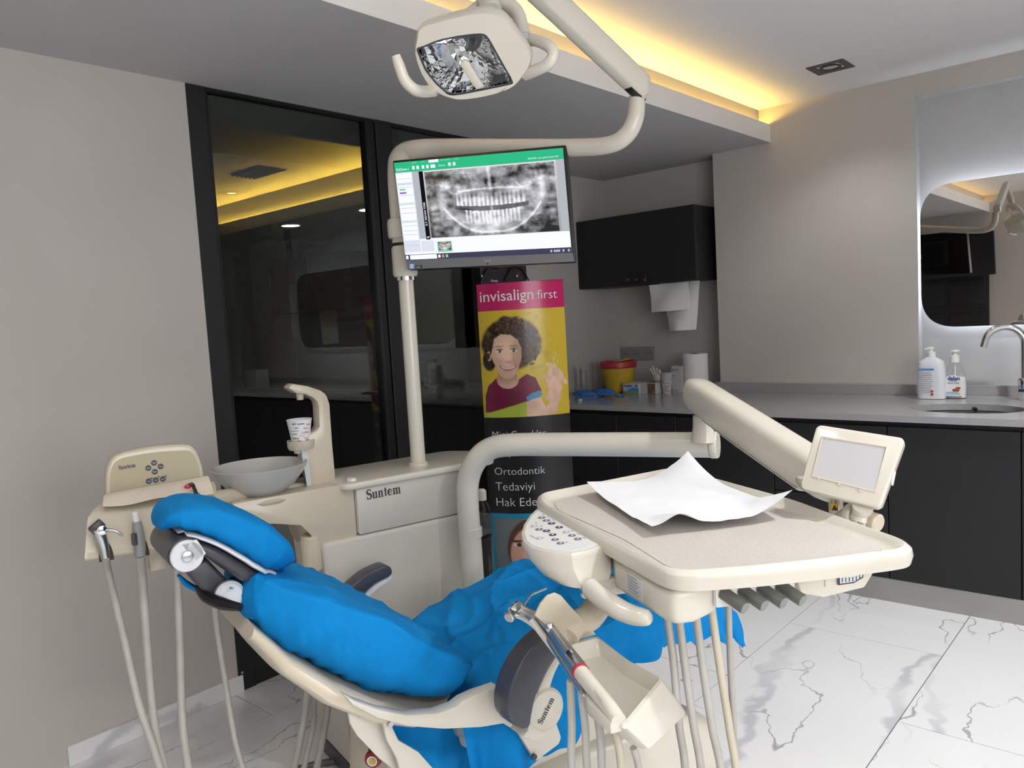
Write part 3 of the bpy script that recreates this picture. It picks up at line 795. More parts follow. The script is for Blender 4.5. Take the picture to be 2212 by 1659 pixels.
# glove box
def carton(name, x0, x1, ybase, h, dpt, m, lab, cat):
    a = stand(x0, ybase); b = a + V3((0, 0, 0)); bx = at_y(x1, ybase, a[1])[0]
    t = thing(name, lab, cat, ((a[0] + bx) / 2, a[1] + dpt / 2, CH))
    kk = np.linalg.norm(a - CAM) / FPX
    obj('carton', box((a[0], a[1], CH), (bx, a[1] + dpt, CH + h * kk), .0015, 1), m, t)
    return t, a, bx, h * kk
M['carton_white'] = mat('white_carton', (0.50, 0.50, 0.50), 0.5, noise=0.05)
t, a, bx, hh = carton('glove_box', 1346, 1380, 851, 23, 0.12, M['carton_white'], 'white glove box with green and blue print, marked M', 'box')
obj('print_panel', box((a[0] + .001, a[1] - .0012, CH + .002), (bx - .001, a[1] - .0002, CH + hh * .28)), M['ink_green'], t)
obj('print_swoosh', prism([(a[0] + (bx - a[0]) * (0.25 + .75 * s), a[1] - .0008, CH + hh * (.28 + .34 * math.sin(math.pi * s * .75))) for s in np.linspace(0, 1, 12)] + [(bx - .001, a[1] - .0008, CH + hh * .28)], (0, .0005, 0)), M['ink_blue'], t)
obj('lettering', [lay_text(text_geo('Derlatex', .02), (a[0] + .006, a[1] - .0008, CH + hh * .68), (1, 0, 0), (0, 0, 1), width=(bx - a[0]) * .52), lay_text(text_geo('M', .02), (bx - .022, a[1] - .0008, CH + hh * .68), (1, 0, 0), (0, 0, 1), height=hh * .2)], M['ink_navy'], t)
t, a, bx, hh = carton('tissue_box', 1381.5, 1416, 851, 23, 0.20, M['carton_white'], 'white carton with brown stripe and a latex glove sticking out', 'box')
obj('print_panel', box((a[0] + (bx - a[0]) * .52, a[1] - .001, CH + .001), (bx - .0005, a[1] - .0002, CH + hh - .001)), M['ink_brown'], t)
obj('lettering', lay_text(text_geo('M', .02), (bx - .02, a[1] - .0012, CH + hh * .1), (1, 0, 0), (0, 0, 1), height=hh * .18), M['carton_white'], t)
obj('opening', box((bx - .10, a[1] + .05, CH + hh), (bx - .03, a[1] + .13, CH + hh + .0008)), M['black'], t)
gl = V3((bx - .02, a[1] + .07, CH + hh))
gv = thing('latex_glove', 'pale latex glove pulled out of the carton', 'glove', gl)
M['latex'] = mat('pale_latex', (0.50, 0.47, 0.42), 0.5, noise=0.08)
obj('palm', xform(ball((0, 0, 0), 1, 14, 8), lambda v: gl + V3((v[0] * .035, v[1] * .025, .028 + v[2] * .03))), M['latex'], gv)
for i, (dx, ln) in enumerate(((-.03, .055), (-.015, .068), (.004, .058), (.022, .05))):
    obj('finger', tube([gl + V3((dx * .6, 0, .03)), gl + V3((dx * .9, -.004, .055)), gl + V3((dx * 1.3 - .008, -.012, .035 + ln))], [.011, .010, .006], 8, 4), M['latex'], gv)
# paper cup stack, tall white box, towel roll
q = stand(1441, 849); kk = np.linalg.norm(q - CAM) / FPX
cups = thing('paper_cup', 'stack of white and red printed paper cups beside the tall box', 'cup', q)
obj('cup_body', lathe([(9 * kk, 0), (12 * kk, 27 * kk), (10.5 * kk, 27 * kk), (8 * kk, 3 * kk)], q, n=24), M['carton_white'], cups)
for i in range(4):
    z = (27 + i * 4) * kk
    obj('cup_rim', lathe([(11.5 * kk, z), (13.0 * kk, z + 2.5 * kk), (13.2 * kk, z + 4 * kk), (11.5 * kk, z + 4.2 * kk)], q, n=24), M['carton_white'], cups)
M['print_pink'] = mat('pink_red_print', (0.42, 0.12, 0.10), 0.6)
wv = unit(np.array([CAM[0] - q[0], CAM[1] - q[1], 0])); wr = np.cross((0, 0, 1), wv)
def cupwrap(geo, c, r0, slope, width, z, mid):
    a = np.array(geo[0]); lo, hi = a.min(0), a.max(0); s = width / (hi[0] - lo[0])
    out = []
    for pnt in a:
        zz = z + s * (pnt[1] - lo[1]); r = r0 + slope * zz + .0006
        an = mid + (s * (pnt[0] - lo[0]) - width / 2) / r
        out.append(V3(c) + (wv * math.cos(an) + wr * math.sin(an)) * r + V3((0, 0, zz)))
    return out, geo[1]
obj('printed_pattern', [cupwrap(text_geo(w, .02), q, 9 * kk, 3 / 27, ww * kk, zz * kk, m_) for w, ww, zz, m_ in (('Coffee', 12, 20, 0), ('Kakao', 11, 14, .2), ('Latte', 9, 9, -.2), ('Coffee', 11, 4, .1))], M['print_pink'], cups)
t, a, bx, hh = carton('medicine_box', 1452, 1474, 848, 56, 0.07, M['carton_white'], 'tall narrow white carton beside the paper towel roll', 'box')
obj('lettering', [lay_text(text_geo(w, .01), (a[0] + .008, a[1] - .0006, CH + hh * z), (1, 0, 0), (0, 0, 1), width=(bx - a[0]) * ww) for w, z, ww in (('icon', .82, .55), ('no 5', .62, .3), ('alcohol', .05, .5))], M['ink'], t)
obj('tick_mark', prism([(a[0] + .004, a[1] - .0006, CH + hh * .84), (a[0] + .008, a[1] - .0006, CH + hh * .81), (a[0] + .016, a[1] - .0006, CH + hh * .90), (a[0] + .008, a[1] - .0006, CH + hh * .83)], (0, .0004, 0)), M['ink'], t)
q = stand(1504, 846); kk = np.linalg.norm(q - CAM) / FPX
tr = thing('paper_towel_roll', 'thick white paper towel roll standing on the recess counter', 'paper roll', q)
obj('roll', lathe([(25 * kk, 0), (26 * kk, 1 * kk), (26 * kk, 79 * kk), (25 * kk, 80 * kk), (9 * kk, 80 * kk), (8.5 * kk, 70 * kk)], q, n=40), M['towel'], tr)
obj('core', lathe([(8.4 * kk, 60 * kk), (8.4 * kk, 80.5 * kk), (7.6 * kk, 80.5 * kk), (7.5 * kk, 60 * kk)], q, n=24), M['ink_brown'], tr)

# --- mirror with light behind it
mx0, mx1, mz0, mz1, my = 1.708, 3.93, at_y(2100, 704.5, 4.535)[2], at_y(2100, 388, 4.535)[2], 4.535
def rrect(x0, x1, z0, z1, y, r, n=8): return fillet([(x0, y, z0), (x1, y, z0), (x1, y, z1), (x0, y, z1)], r, n)
mr = thing('wall_mirror', 'wide rounded mirror with white backlight in the niche', 'mirror', ((mx0 + mx1) / 2, my, mz0))
obj('mirror_glass', prism(rrect(mx0, mx1, mz0, mz1, my, .17, 14), (0, .005, 0)), M['mirror'], mr, angle=20)
obj('backing', prism(rrect(mx0 + .06, mx1 - .06, mz0 + .06, mz1 - .06, my + .006, .12), (0, .045, 0)), M['white_plastic'], mr)
ring = rrect(mx0 + .035, mx1 - .035, mz0 + .035, mz1 - .035, my + .018, .15)
obj('light_strip', tube(ring + [ring[0]], .006, 6), M['led_cool'], mr)
# --- bottles
def bottle_ring(c, z, sx, sy, e=2.6, n=24):
    return [V3(c) + V3((sx * math.copysign(abs(math.cos(t)) ** (2 / e), math.cos(t)), sy * math.copysign(abs(math.sin(t)) ** (2 / e), math.sin(t)), z)) for t in [2 * math.pi * k / n for k in range(n)]]
q = at_z(2013, 861, CH); kk = np.linalg.norm(q - CAM) / FPX * .97
b1 = thing('sanitizer_bottle', 'white opaque pump bottle with blue-striped label left of the soap', 'bottle', q)
obj('bottle_body', loft([bottle_ring(q, z * kk, w * kk, d * kk, 3.5) for z, w, d in ((0, 22, 13), (1, 24.5, 15), (40, 25, 15.5), (62, 24, 15), (72, 22.5, 14), (78, 15, 10), (82, 8, 8))]), mat('milky_plastic', (0.66, 0.68, 0.71), 0.35), b1)
obj('pump_collar', lathe([(8 * kk, 80 * kk), (8 * kk, 92 * kk), (3 * kk, 93 * kk), (3 * kk, 97 * kk)], q, n=20), M['white_plastic'], b1)
obj('pump_head', [tube([q + V3((5 * kk, 0, 98 * kk)), q + V3((-3 * kk, 0, 98.5 * kk)), q + V3((-11 * kk, -1 * kk, 97 * kk))], [3.4 * kk, 3.2 * kk, 1.8 * kk], 10, 4)], M['white_plastic'], b1)
lf = q + V3((-24 * kk, -15.9 * kk, 0))
obj('label_stripe', box(lf + V3((3 * kk, -.0004, 57.5 * kk)), lf + V3((32 * kk, .0004, 60.5 * kk))), M['ink_blue'], b1)
obj('label_print', [box(lf + V3((6 * kk, -.0004, (14 + i * 4.2) * kk)), lf + V3(((30 - (i * 7 % 5)) * kk, .0004, (14.8 + i * 4.2) * kk))) for i in range(10)], M['ink_grey'], b1)
for z in (16, 10): obj('hazard_mark', prism([lf + V3((28 * kk, 0, (z - 3) * kk)), lf + V3((31 * kk, 0, z * kk)), lf + V3((28 * kk, 0, (z + 3) * kk)), lf + V3((25 * kk, 0, z * kk))], (0, .0004, 0)), M['red'], b1)
q = at_z(2063.5, 860, CH); kk = np.linalg.norm(q - CAM) / FPX * .97
b2 = thing('soap_dispenser', 'clear liquid soap pump bottle with almond label in the niche', 'bottle', q)
obj('bottle_body', loft([bottle_ring(q, z * kk, w * kk, d * kk, 2.6) for z, w, d in ((0, 19, 11), (1, 21, 13), (18, 21, 13), (42, 19, 12), (58, 14, 10), (66, 9, 8), (71, 6, 6))]), M['clear'], b2)
obj('liquid', loft([bottle_ring(q, z * kk, w * kk, d * kk, 2.6) for z, w, d in ((1.5, 18, 10), (18, 19, 11), (30, 18.4, 11), (42, 17.5, 10.5))]), mat('milky_soap', (0.70, 0.71, 0.73), 0.4), b2)
obj('pump_collar', lathe([(8 * kk, 70 * kk), (8 * kk, 82 * kk), (4 * kk, 84 * kk), (4 * kk, 90 * kk)], q, n=20), M['white_plastic'], b2)
obj('pump_head', lathe([(4 * kk, 89 * kk), (9 * kk, 91 * kk), (8 * kk, 93.5 * kk)], q, n=20), M['white_plastic'], b2)
obj('dip_tube', tube([q + V3((0, 0, 5 * kk)), q + V3((0, 0, 70 * kk))], 1.4 * kk, 8), M['white_plastic'], b2)
lf = q + V3((0, -13.4 * kk, 0))
obj('label', prism([lf + V3((18 * kk * math.cos(t), 0, (26 + 20 * math.sin(t)) * kk)) for t in np.linspace(0, math.pi, 16)] + [lf + V3((-18 * kk, 0, 6 * kk)), lf + V3((18 * kk, 0, 6 * kk))], (0, .0005, 0)), M['white_plastic'], b2)
obj('lettering', [lay_text(text_geo('dalan', .03), lf + V3((-10 * kk, -.0004, 36 * kk)), (1, 0, 0), (0, 0, 1), width=21 * kk), lay_text(text_geo('therapy'), lf + V3((-7 * kk, -.0004, 32.5 * kk)), (1, 0, 0), (0, 0, 1), width=13 * kk), lay_text(text_geo('liquid soap'), lf + V3((-10 * kk, -.0004, 28.5 * kk)), (1, 0, 0), (0, 0, 1), width=20 * kk)], M['ink_navy'], b2)
obj('almond_print', [xform(ball((0, 0, 0), 1, 12, 6), lambda v: lf + V3(((4 + v[0] * 6.5) * kk, -.0006 + v[1] * .0006, (17 + v[2] * 3.4) * kk))), xform(ball((0, 0, 0), 1, 12, 6), lambda v: lf + V3(((8 + v[0] * 4.5) * kk, -.0009 + v[1] * .0006, (21 + v[2] * 2.6) * kk)))], M['skin'], b2)
obj('caption', [box(lf + V3((-13 * kk, -.0005, (9 + i * 3) * kk)), lf + V3(((11 - i * 2) * kk, 0, (10.2 + i * 3) * kk))) for i in range(2)], M['ink_blue'], b2)
# --- faucet
fb = at_z(2214, 864, CH); fb[1] = min(fb[1], SPL + .03)
fy = fb[1]
fa = thing('faucet', 'tall chrome gooseneck faucet on a square base beside the sink', 'faucet', fb)
obj('square_base', box((fb[0] - .024, fy - .024, CH), (fb[0] + .024, fy + .024, CH + .105), .002), M['chrome'], fa)
zt = at_y(2165, 706, fy)[2]; xl = at_y(2120, 745, fy)
R = (fb[0] - at_y(2131, 745, fy)[0]) / 2
path = [V3((fb[0], fy, CH + .10)), V3((fb[0], fy, zt - R))] + [V3((fb[0] - R + R * math.cos(t), fy - 0.02 * (1 - math.cos(t)), zt - R + R * math.sin(t))) for t in np.linspace(.15, math.pi * .98, 14)]
path.append(path[-1] + V3((-.006, -.002, -.02)))
obj('spout', tube(path, .0165, 14), M['chrome'], fa)
obj('lever', box((fb[0] + .02, fy - .012, CH + .09), (fb[0] + .075, fy + .012, CH + .103), .003), M['chrome'], fa)
obj('mounting_plate', box((fb[0] - .03, fy - .03, CH), (fb[0] + .03, fy + .03, CH + .004), .001, 1), M['chrome'], fa)
# ================================================================== dental unit (cuspidor column), pole, monitor, lamp
UF = -0.50                                   # front face of the unit, chair-frame x
UD = 0.27                                    # its depth
def uf(px, py, c=UF): return at_side(px, py, c)
BACKV = -CH_X
du = thing('dental_unit', 'cream dental unit column with glass bowl and cup filler behind the chair', 'dental unit', ch(UF - .13, .05, 0))
# lower body, tapering down to a foot on the floor
lw = [uf(694, 1160), uf(1002, 1122)]
zl0 = 0.0
low = [uf(694, 1160), uf(776, 1146), uf(1000, 1122), uf(1000, 1250)]
y_l = np.dot(uf(730, 1330) - CH_O, CH_Y); y_r = np.dot(uf(1000, 1250) - CH_O, CH_Y)
def uy(px, py, c=UF): return float(np.dot(uf(px, py, c) - CH_O, CH_Y))
yl_top, yr_top = uy(694, 1160), uy(1003, 1122)
z_seam_l, z_seam_r = uf(694, 1160)[2], uf(1003, 1122)[2]
zs = (z_seam_l + z_seam_r) / 2
zt = (uf(775, 1052)[2] + uf(985, 1021)[2]) / 2
ym = uy(776, 1146)
foot = [ch(UF, uy(735, 1340), .05), ch(UF, yl_top, zs), ch(UF, yr_top, zs), ch(UF, yr_top - .02, .05)]
obj('lower_body', prism(fillet(foot, .02), BACKV * UD, .012, 3), M['cream_panel'], du)
obj('floor_base', prism([ch(UF + .02, -.12, 0), ch(UF + .02, yr_top - .02, 0), ch(UF - UD, yr_top - .02, 0), ch(UF - UD, -.12, 0)], (0, 0, .06), .012), M['dark_grey'], du)
# upper panel with the maker's word
obj('front_panel', prism(fillet([ch(UF, ym, zs + .002), ch(UF, ym, zt), ch(UF, yr_top, zt), ch(UF, yr_top, zs + .002)], .008), BACKV * UD, .004), M['cream_panel'], du)
lo, lr = uf(793, 1080, UF + .0005), unit(CH_Y)
obj('lettering', lay_text(serif_word('Suntem'), ch(UF + .0006, uy(792, 1080), uf(792, 1080)[2]), CH_Y, (0, 0, 1), width=uy(866, 1070) - uy(792, 1080)), M['ink_grey'] if False else M['ink'], du)
# lid with rounded far end
y0l, y1l = uy(736, 1050), uy(1040, 1000)
lid = fillet([ch(UF + .012, y0l, zt), ch(UF + .012, y1l + .05, zt), ch(UF - UD * .55, y1l + .11, zt), ch(UF - UD - .005, y1l + .02, zt), ch(UF - UD - .005, y0l, zt)], .04)
obj('lid', prism(lid, (0, 0, .022), .008, 3), M['cream'], du)
obj('lid_button', lathe([(.014, .0), (.013, .008), (.009, .009)], ch(UF - .035, y0l + .05, zt + .022), n=20, sx=1.3), M['white_plastic'], du)
obj('round_end', loft([[ch(UF - .03 - (UD - .06) * .5 + (UD - .06) * .55 * math.cos(t) * s, yr_top - .01 + .10 * s * max(0.0, math.sin(t)), z) for t in np.linspace(0, math.pi, 14)] for z, s in ((zt - .16, .55), (zt - .10, .95), (zt - .02, 1.05), (zt, 1.05))], cap=True), M['cream'], du)
# bowl bridge on the left
yb0 = uy(492, 1085); zb_t = (uf(500, 1084)[2] + uf(760, 1052)[2]) / 2
br = [ch(UF - .015, yb0 + .01, zb_t - .012), ch(UF - .015, yb0, zb_t - .035)]
arch = [uf(x, y, UF - .015) for x, y in ((497, 1112), (540, 1130), (600, 1132), (650, 1135), (672, 1155), (684, 1185), (694, 1200))]
br += arch + [ch(UF - .015, yl_top + .01, zs - .04), ch(UF - .015, ym - .002, zs + .001), ch(UF - .015, ym - .002, zb_t), ch(UF - .015, yb0 + .02, zb_t)]
obj('bowl_bridge', prism(br, BACKV * (UD - .05), .006, 2, 40), M['cream_aged'], du)
# amalgam cup under the bridge
q = uf(672, 1165, UF - .04)
kq = np.dot(q - CAM, FWD) / FPX
obj('trap_cup', lathe([(20 * kq, -68 * kq), (23 * kq, -64 * kq), (24 * kq, 0), (22 * kq, 10 * kq)], q, n=20), M['cream_aged'], du)
obj('trap_cap', lathe([(23 * kq, -5 * kq), (24 * kq, 4 * kq), (16 * kq, 12 * kq)], q, n=20), M['clear'], du)
obj('trap_hose', tube([q + V3((0, 0, -64 * kq)), q + V3((.01, .01, -100 * kq)), q + V3((.02, .03, -190 * kq))], .008, 8, 4), M['hose'], du)
# glass bowl
bc = uf(566, 1062, UF - .10); kb = np.dot(bc - CAM, FWD) / FPX
bl = obj('spittoon_bowl', lathe([(28 * kb, 2 * kb), (48 * kb, 6 * kb), (72 * kb, 24 * kb), (88 * kb, 44 * kb), (101 * kb, 66 * kb), (99 * kb, 67 * kb), (85 * kb, 45 * kb), (66 * kb, 26 * kb), (30 * kb, 9 * kb)], bc + V3((0, 0, -8 * kb)), n=48), M['frosted'], du)
obj('drain', lathe([(12 * kb, 2.5 * kb), (12 * kb, 4.5 * kb), (9 * kb, 4.5 * kb)], bc + V3((0, 0, 0)), n=20), M['chrome'], bl)
obj('bowl_seat', lathe([(66 * kb, -12 * kb), (70 * kb, -6 * kb), (60 * kb, 2 * kb), (40 * kb, 3 * kb)], bc + V3((0, 0, -6 * kb)), n=36), M['cream_aged'], du)
# cup filler column
CFX = UF - .085
col = [(674, 1056), (727, 1048), (719, 960), (713, 873), (708, 858), (703, 850), (693, 843), (665, 834), (634, 829), (628, 833), (623, 839), (633, 845), (640, 850), (660, 852), (677, 860), (685, 868), (688, 880), (690, 921), (686, 928), (676, 934), (664, 941), (655, 950), (652, 975), (660, 1010)]
obj('filler_column', prism([uf(x, y, CFX) for x, y in col], BACKV * .055, .006, 2, 45), M['cream_aged'], du)
obj('filler_nozzle', lathe([(.010, -.012), (.011, 0), (.011, .008)], uf(648, 855, CFX - .028), n=16), M['cream_aged'], du)
shc = uf(650, 956, CFX - .02)
ksh = np.dot(shc - CAM, FWD) / FPX
obj('cup_shelf', lathe([(26 * ksh, -14 * ksh), (29 * ksh, -8 * ksh), (29.5 * ksh, 6 * ksh), (27 * ksh, 6 * ksh), (26 * ksh, 2 * ksh)], shc, n=28), M['cream_aged'], du)
obj('shelf_sensor', lathe([(9 * ksh, -22 * ksh), (10 * ksh, -12 * ksh)], shc + CH_Y * -.01, n=16), M['cream'], du)
obj('service_plate', prism([uf(x, y, CFX + .0012) for x, y in ((650, 968), (663, 966), (674, 1054), (664, 1056))], CH_X * -.001), M['white_grey'], du)
cup = thing('paper_cup', 'white paper cup printed with coffee words on the cup filler shelf', 'cup', shc + V3((0, 0, 3 * ksh)))
cb_ = shc + V3((0, 0, 2.6 * ksh))
obj('cup_wall', lathe([(19 * ksh, 0), (26 * ksh, 46 * ksh), (27 * ksh, 47 * ksh), (27 * ksh, 48.5 * ksh), (25 * ksh, 48.5 * ksh), (24.6 * ksh, 46 * ksh), (17.5 * ksh, 3 * ksh)], cb_, n=36), M['paper'], cup)
wv = unit(np.array([CAM[0] - cb_[0], CAM[1] - cb_[1], 0])); wr = np.cross((0, 0, 1), wv)
W_ = lambda w, wd, z, mid: cupwrap(text_geo(w, .018), cb_, 19 * ksh, 7 / 46, wd * ksh, z * ksh, mid)
for i, (w, wd, z, mid, m_) in enumerate((('MIX Lattee', 26, 39, -.1, 'ink'), ('Kahve', 14, 36, .85, 'orange'), ('Latte', 9, 31, -.3, 'ink'), ('Choco', 11, 29, .55, 'ink'), ('Coffee', 18, 19, .5, 'orange'), ('Cappuccino', 20, 24, -.5, 'ink_grey'), ('mocha', 12, 18, -.55, 'ink'), ('Kakoo', 15, 8, -.5, 'ink'), ('Kakao', 9, 8, .6, 'orange'), ('coffee', 17, 1, -.25, 'orange'), ('Espresso', 11, 13, .2, 'ink_grey'), ('Latte', 9, 3, .75, 'ink'))):
    obj('printed_word', W_(w, wd, z, mid), M[m_], cup)
# water bottle hanging under the round end
wb = at(1047, 1170, 2.62); kw = 2.62 / FPX
bt = thing('water_bottle', 'clear empty water bottle hanging beside the unit column pipe', 'bottle', wb + V3((0, 0, -80 * kw)))
obj('bottle_shell', lathe([(8 * kw, -85 * kw), (15 * kw, -80 * kw), (17 * kw, -40 * kw), (18.5 * kw, 0), (19 * kw, 60 * kw), (15 * kw, 80 * kw), (8 * kw, 90 * kw), (8 * kw, 100 * kw)], wb, n=24), M['clear'], bt)
obj('bottle_cap', lathe([(10 * kw, 92 * kw), (10 * kw, 112 * kw), (5 * kw, 116 * kw)], wb, n=16), M['cream'], bt)

# --- vertical pole of lamp and monitor
PB = at(905, 1018, 2.60)
PZ = lambda py, px: at_plane(px, py, PB, unit(np.array([FWD[0], FWD[1], 0])))[2]
PX0, PY0 = PB[0], PB[1]
def pole_pt(z): return V3((PX0, PY0, z))
z_sl0, z_sl1, z_rg = PZ(602, 872), PZ(536, 868), PZ(525, 866)
z_el = PZ(338, 860)
lm = thing('operating_light', 'cream dental operating light on pole and folding arm above the chair', 'dental light', pole_pt(zt + .022))
obj('pole', tube([pole_pt(zt + .022), pole_pt(z_sl0 + .01)], .0245, 20), M['cream'], lm)
obj('pole_foot_ring', lathe([(.032, 0), (.032, .008), (.026, .012)], pole_pt(zt + .0215), n=24), M['cream'], lm)
obj('chrome_collar', lathe([(.030, 0), (.030, .014)], pole_pt(z_sl0 - .006), n=24), M['chrome'], lm)
obj('sleeve', lathe([(.036, 0), (.040, .008), (.040, z_sl1 - z_sl0 - .008), (.036, z_sl1 - z_sl0)], pole_pt(z_sl0 + .006), n=28), M['cream'], lm)
obj('black_ring', lathe([(.034, 0), (.034, z_rg - z_sl1)], pole_pt(z_sl1 + .004), n=24), M['black'], lm)
eR, eU = at(1366, 296, 2.22), at(1378, 222, 2.20)
el0 = pole_pt(z_el)
harm = [pole_pt(z_rg), pole_pt(z_el - .06), at(868, 338, 2.585), at(900, 325, 2.56), at(960, 320, 2.53), at(1100, 319, 2.42), at(1250, 319, 2.30), at(1320, 312, 2.245), at(1355, 290, 2.22), at(1372, 255, 2.21), at(1376, 215, 2.205)]
obj('horizontal_arm', tube(harm, [.036, .036, .036, .034, .030, .0265, .0255, .0245, .0245, .0245, .0235], 18, 6), M['cream'], lm)
E0 = at(1377, 213, 2.205)
obj('swivel_ring', lathe([(.024, 0), (.0245, .012), (.021, .014)], E0 + V3((0, 0, -.004)), n=20), M['cream'], lm)
obj('steel_pin', tube([E0, E0 + V3((0, 0, .05))], .012, 14), M['steel'], lm)
S0, S1 = at(1386, 188, 2.2), at(1168, -18, 1.9)
sd = unit(S1 - S0)
J = S0 + sd * (np.linalg.norm(S1 - S0) * 1.55)
side = unit(np.cross(sd, (0, 0, 1))); upn = np.cross(side, sd)
secs = []
for t, w, h in ((-.02, .020, .022), (0.0, .027, .034), (.03, .027, .036), (.9, .026, .034), (1.0, .022, .028)):
    c = S0 + (J - S0) * t
    secs.append([c + side * (w * math.copysign(abs(math.cos(a)) ** .6, math.cos(a))) + upn * (h * math.copysign(abs(math.sin(a)) ** .6, math.sin(a))) for a in [2 * math.pi * k / 20 for k in range(20)]])
obj('spring_arm', loft(secs), M['cream'], lm)
obj('arm_slot', obox(S0 + sd * .02 - upn * .032, sd, side, upn, .035, .011, .006), M['black'], lm)
# head of the lamp
LD = 1.60
hc = at(1020, 122, LD)
hn = unit(-FWD * .80 + V3((0, 0, -1)) * .62 + RGT * -.10)
def hp(x, y): return at_plane(x, y, hc, hn)
outer = [(898, 79), (907, 58), (935, 48), (985, 35), (1031, 26), (1060, 27), (1083, 35), (1100, 50), (1121, 79), (1140, 102), (1149, 120), (1146, 142), (1130, 166), (1113, 186), (1090, 198), (1064, 206), (1030, 213), (993, 217), (972, 213), (952, 206), (930, 192), (915, 172), (904, 150), (894, 115)]
inner = [(903, 108), (905, 103), (918, 99), (937, 91), (955, 85), (990, 78), (1020, 74), (1037, 73), (1048, 75), (1056, 84), (1064, 98), (1074, 116), (1084, 134), (1094, 152), (1103, 168), (1106, 177), (1098, 181), (1070, 187), (1040, 193), (1010, 199), (983, 203), (966, 199), (944, 180), (920, 150)]
def round_loop(pts, per=2):
    ext = pts[-2:] + pts + pts[:2]
    sm = smooth_path(ext, per)
    return sm[2 * per: 2 * per + len(pts) * per]
oc, ic = round_loop([hp(*p) for p in outer]), round_loop([hp(*p) for p in inner])
cen = np.mean(oc, 0)
back = -hn
rim0 = [cen + (p - cen) * 1.0 for p in oc]
def sc_(pts, k, d, c=cen): return [c + (p - c) * k + back * d for p in pts]
obj('lamp_housing', loft([sc_(ic, 1.0, .012), sc_(ic, 1.0, .0), sc_(ic, 1.03, -.003), sc_(oc, .97, -.002), sc_(oc, 1.0, .006), sc_(oc, 1.0, .03), sc_(oc, .95, .065), sc_(oc, .80, .105), sc_(oc, .45, .125), sc_(oc, .05, .128)], cap=False), M['cream'], lm)
facets = []
icen = np.mean(ic, 0)
M['reflector'] = mat('faceted_reflector', (0.80, 0.81, 0.83), 0.03, metal=1.0)
def dense(pts, m):
    out = []
    for i in range(len(pts)):
        for k in range(m): out.append(pts[i] * (1 - k / m) + pts[(i + 1) % len(pts)] * (k / m))
    return out
icd = dense(ic, 1)
rr = [[icen + (p - icen) * k + back * (d + .0011 * mnoise.noise(Vector((i * .5, q * 1.1, 3))) * (k < .99)) for i, p in enumerate(icd)] for q, (k, d) in enumerate(((1.0, .006), (.93, .026), (.84, .044), (.74, .057), (.63, .067), (.52, .075), (.41, .081), (.30, .085), (.19, .088), (.06, .090)))]
obj('reflector', loft(rr, cap=False), M['reflector'], lm, angle=0)
obj('bulb_shield', prism([hp(*p) for p in ((994, 135), (1003, 125), (1014, 130), (1032, 160), (1047, 184), (1030, 190), (1014, 168))], hn * .012, .003), M['cream'], lm)
obj('bulb_bracket', tube([hp(1010, 75) + back * .03, hp(1022, 92) + back * .02, hp(1012, 112) + back * .02], [.02, .018, .010], 10, 3), M['black'], lm)
obj('lens_edge', tube([hp(*p) + hn * .002 for p in inner] + [hp(*inner[0]) + hn * .002], .0022, 6), M['dark_grey'], lm)
obj('cover_glass', prism(sc_(ic, .99, .004), back * .001), glass('lamp_cover_glass', (.96, .97, .97), 1.45, 0, 1.0), lm)
obj('handle', tube([at(936, 196, 1.665), at(914, 198, 1.62), at(893, 192, 1.58), at(874, 172, 1.57), at(862, 140, 1.56), at(855, 120, 1.555)], [.013, .012, .012, .0115, .011, .009], 12, 6), M['cream'], lm)
obj('handle', tube([at(1130, 84, 1.66), at(1160, 88, 1.62), at(1186, 100, 1.59), at(1195, 116, 1.585), at(1184, 138, 1.59), at(1155, 153, 1.61), at(1135, 160, 1.63)], [.014, .012, .012, .012, .012, .012, .013], 12, 6), M['cream'], lm)
obj('yoke', tube([at(1000, 45, 1.72), at(1025, 22, 1.74), at(1055, 6, 1.75), at(1090, 8, 1.74), at(1117, 28, 1.72), at(1128, 60, 1.69), at(1133, 84, 1.66)], [.012, .014, .018, .018, .016, .014, .014], 12, 6), M['cream'], lm)
obj('yoke_screw', disc(at(1134, 80, 1.63), -FWD, .010, .006, 14, .002), M['steel'], lm)
obj('stem', tube([at(1062, 28, 1.70), at(1055, 0, 1.72), at(1046, -60, 1.73), J + V3((0, 0, -.02))], [.024, .023, .022, .022], 16, 5), M['cream'], lm)

# --- monitor on the pole
TLm, TRm, BRm, BLm = at(848, 347, 2.44), at(1223, 313, 2.29), at(1242, 566, 2.29), at(880, 583, 2.44)
mc = (TLm + TRm + BRm + BLm) / 4
mr_ = unit((TRm - TLm) + (BRm - BLm)); mu_ = unit((TLm - BLm) + (TRm - BRm)); mu_ = unit(mu_ - mr_ * np.dot(mu_, mr_))
mn = np.cross(mr_, mu_)
def mp(x, y):                                # photo point on the screen plane
    return at_plane(x, y, mc, mn)
mo = thing('monitor', 'flat screen monitor showing a panoramic dental x-ray on the pole', 'monitor', mc - mu_ * .2)
cor = [mp(848, 347), mp(880, 583), mp(1242, 566), mp(1223, 313)]
obj('case', prism(fillet(cor, .006, 3), -mn * .028, .004), M['black'], mo)
obj('chin', prism([mp(*p) + mn * .0006 for p in ((877, 563), (880, 582), (1241, 565), (1237, 547))], -mn * .004), mat('grey_monitor_chin', (0.17, 0.17, 0.18), .35), mo)
bcz = mc - mn * .05
obj('rear_hump', obox(bcz, mr_, mu_, mn, .12, .10, .025, .01), M['black'], mo)
obj('mount_arm', tube([bcz, pole_pt(bcz[2] - .02) + V3((.02, -.02, 0))], .018, 12), M['cream'], mo)
obj('mount_clamp', lathe([(.045, -.03), (.048, -.02), (.048, .02), (.045, .03)], pole_pt(bcz[2] - .02), n=24), M['cream'], mo)
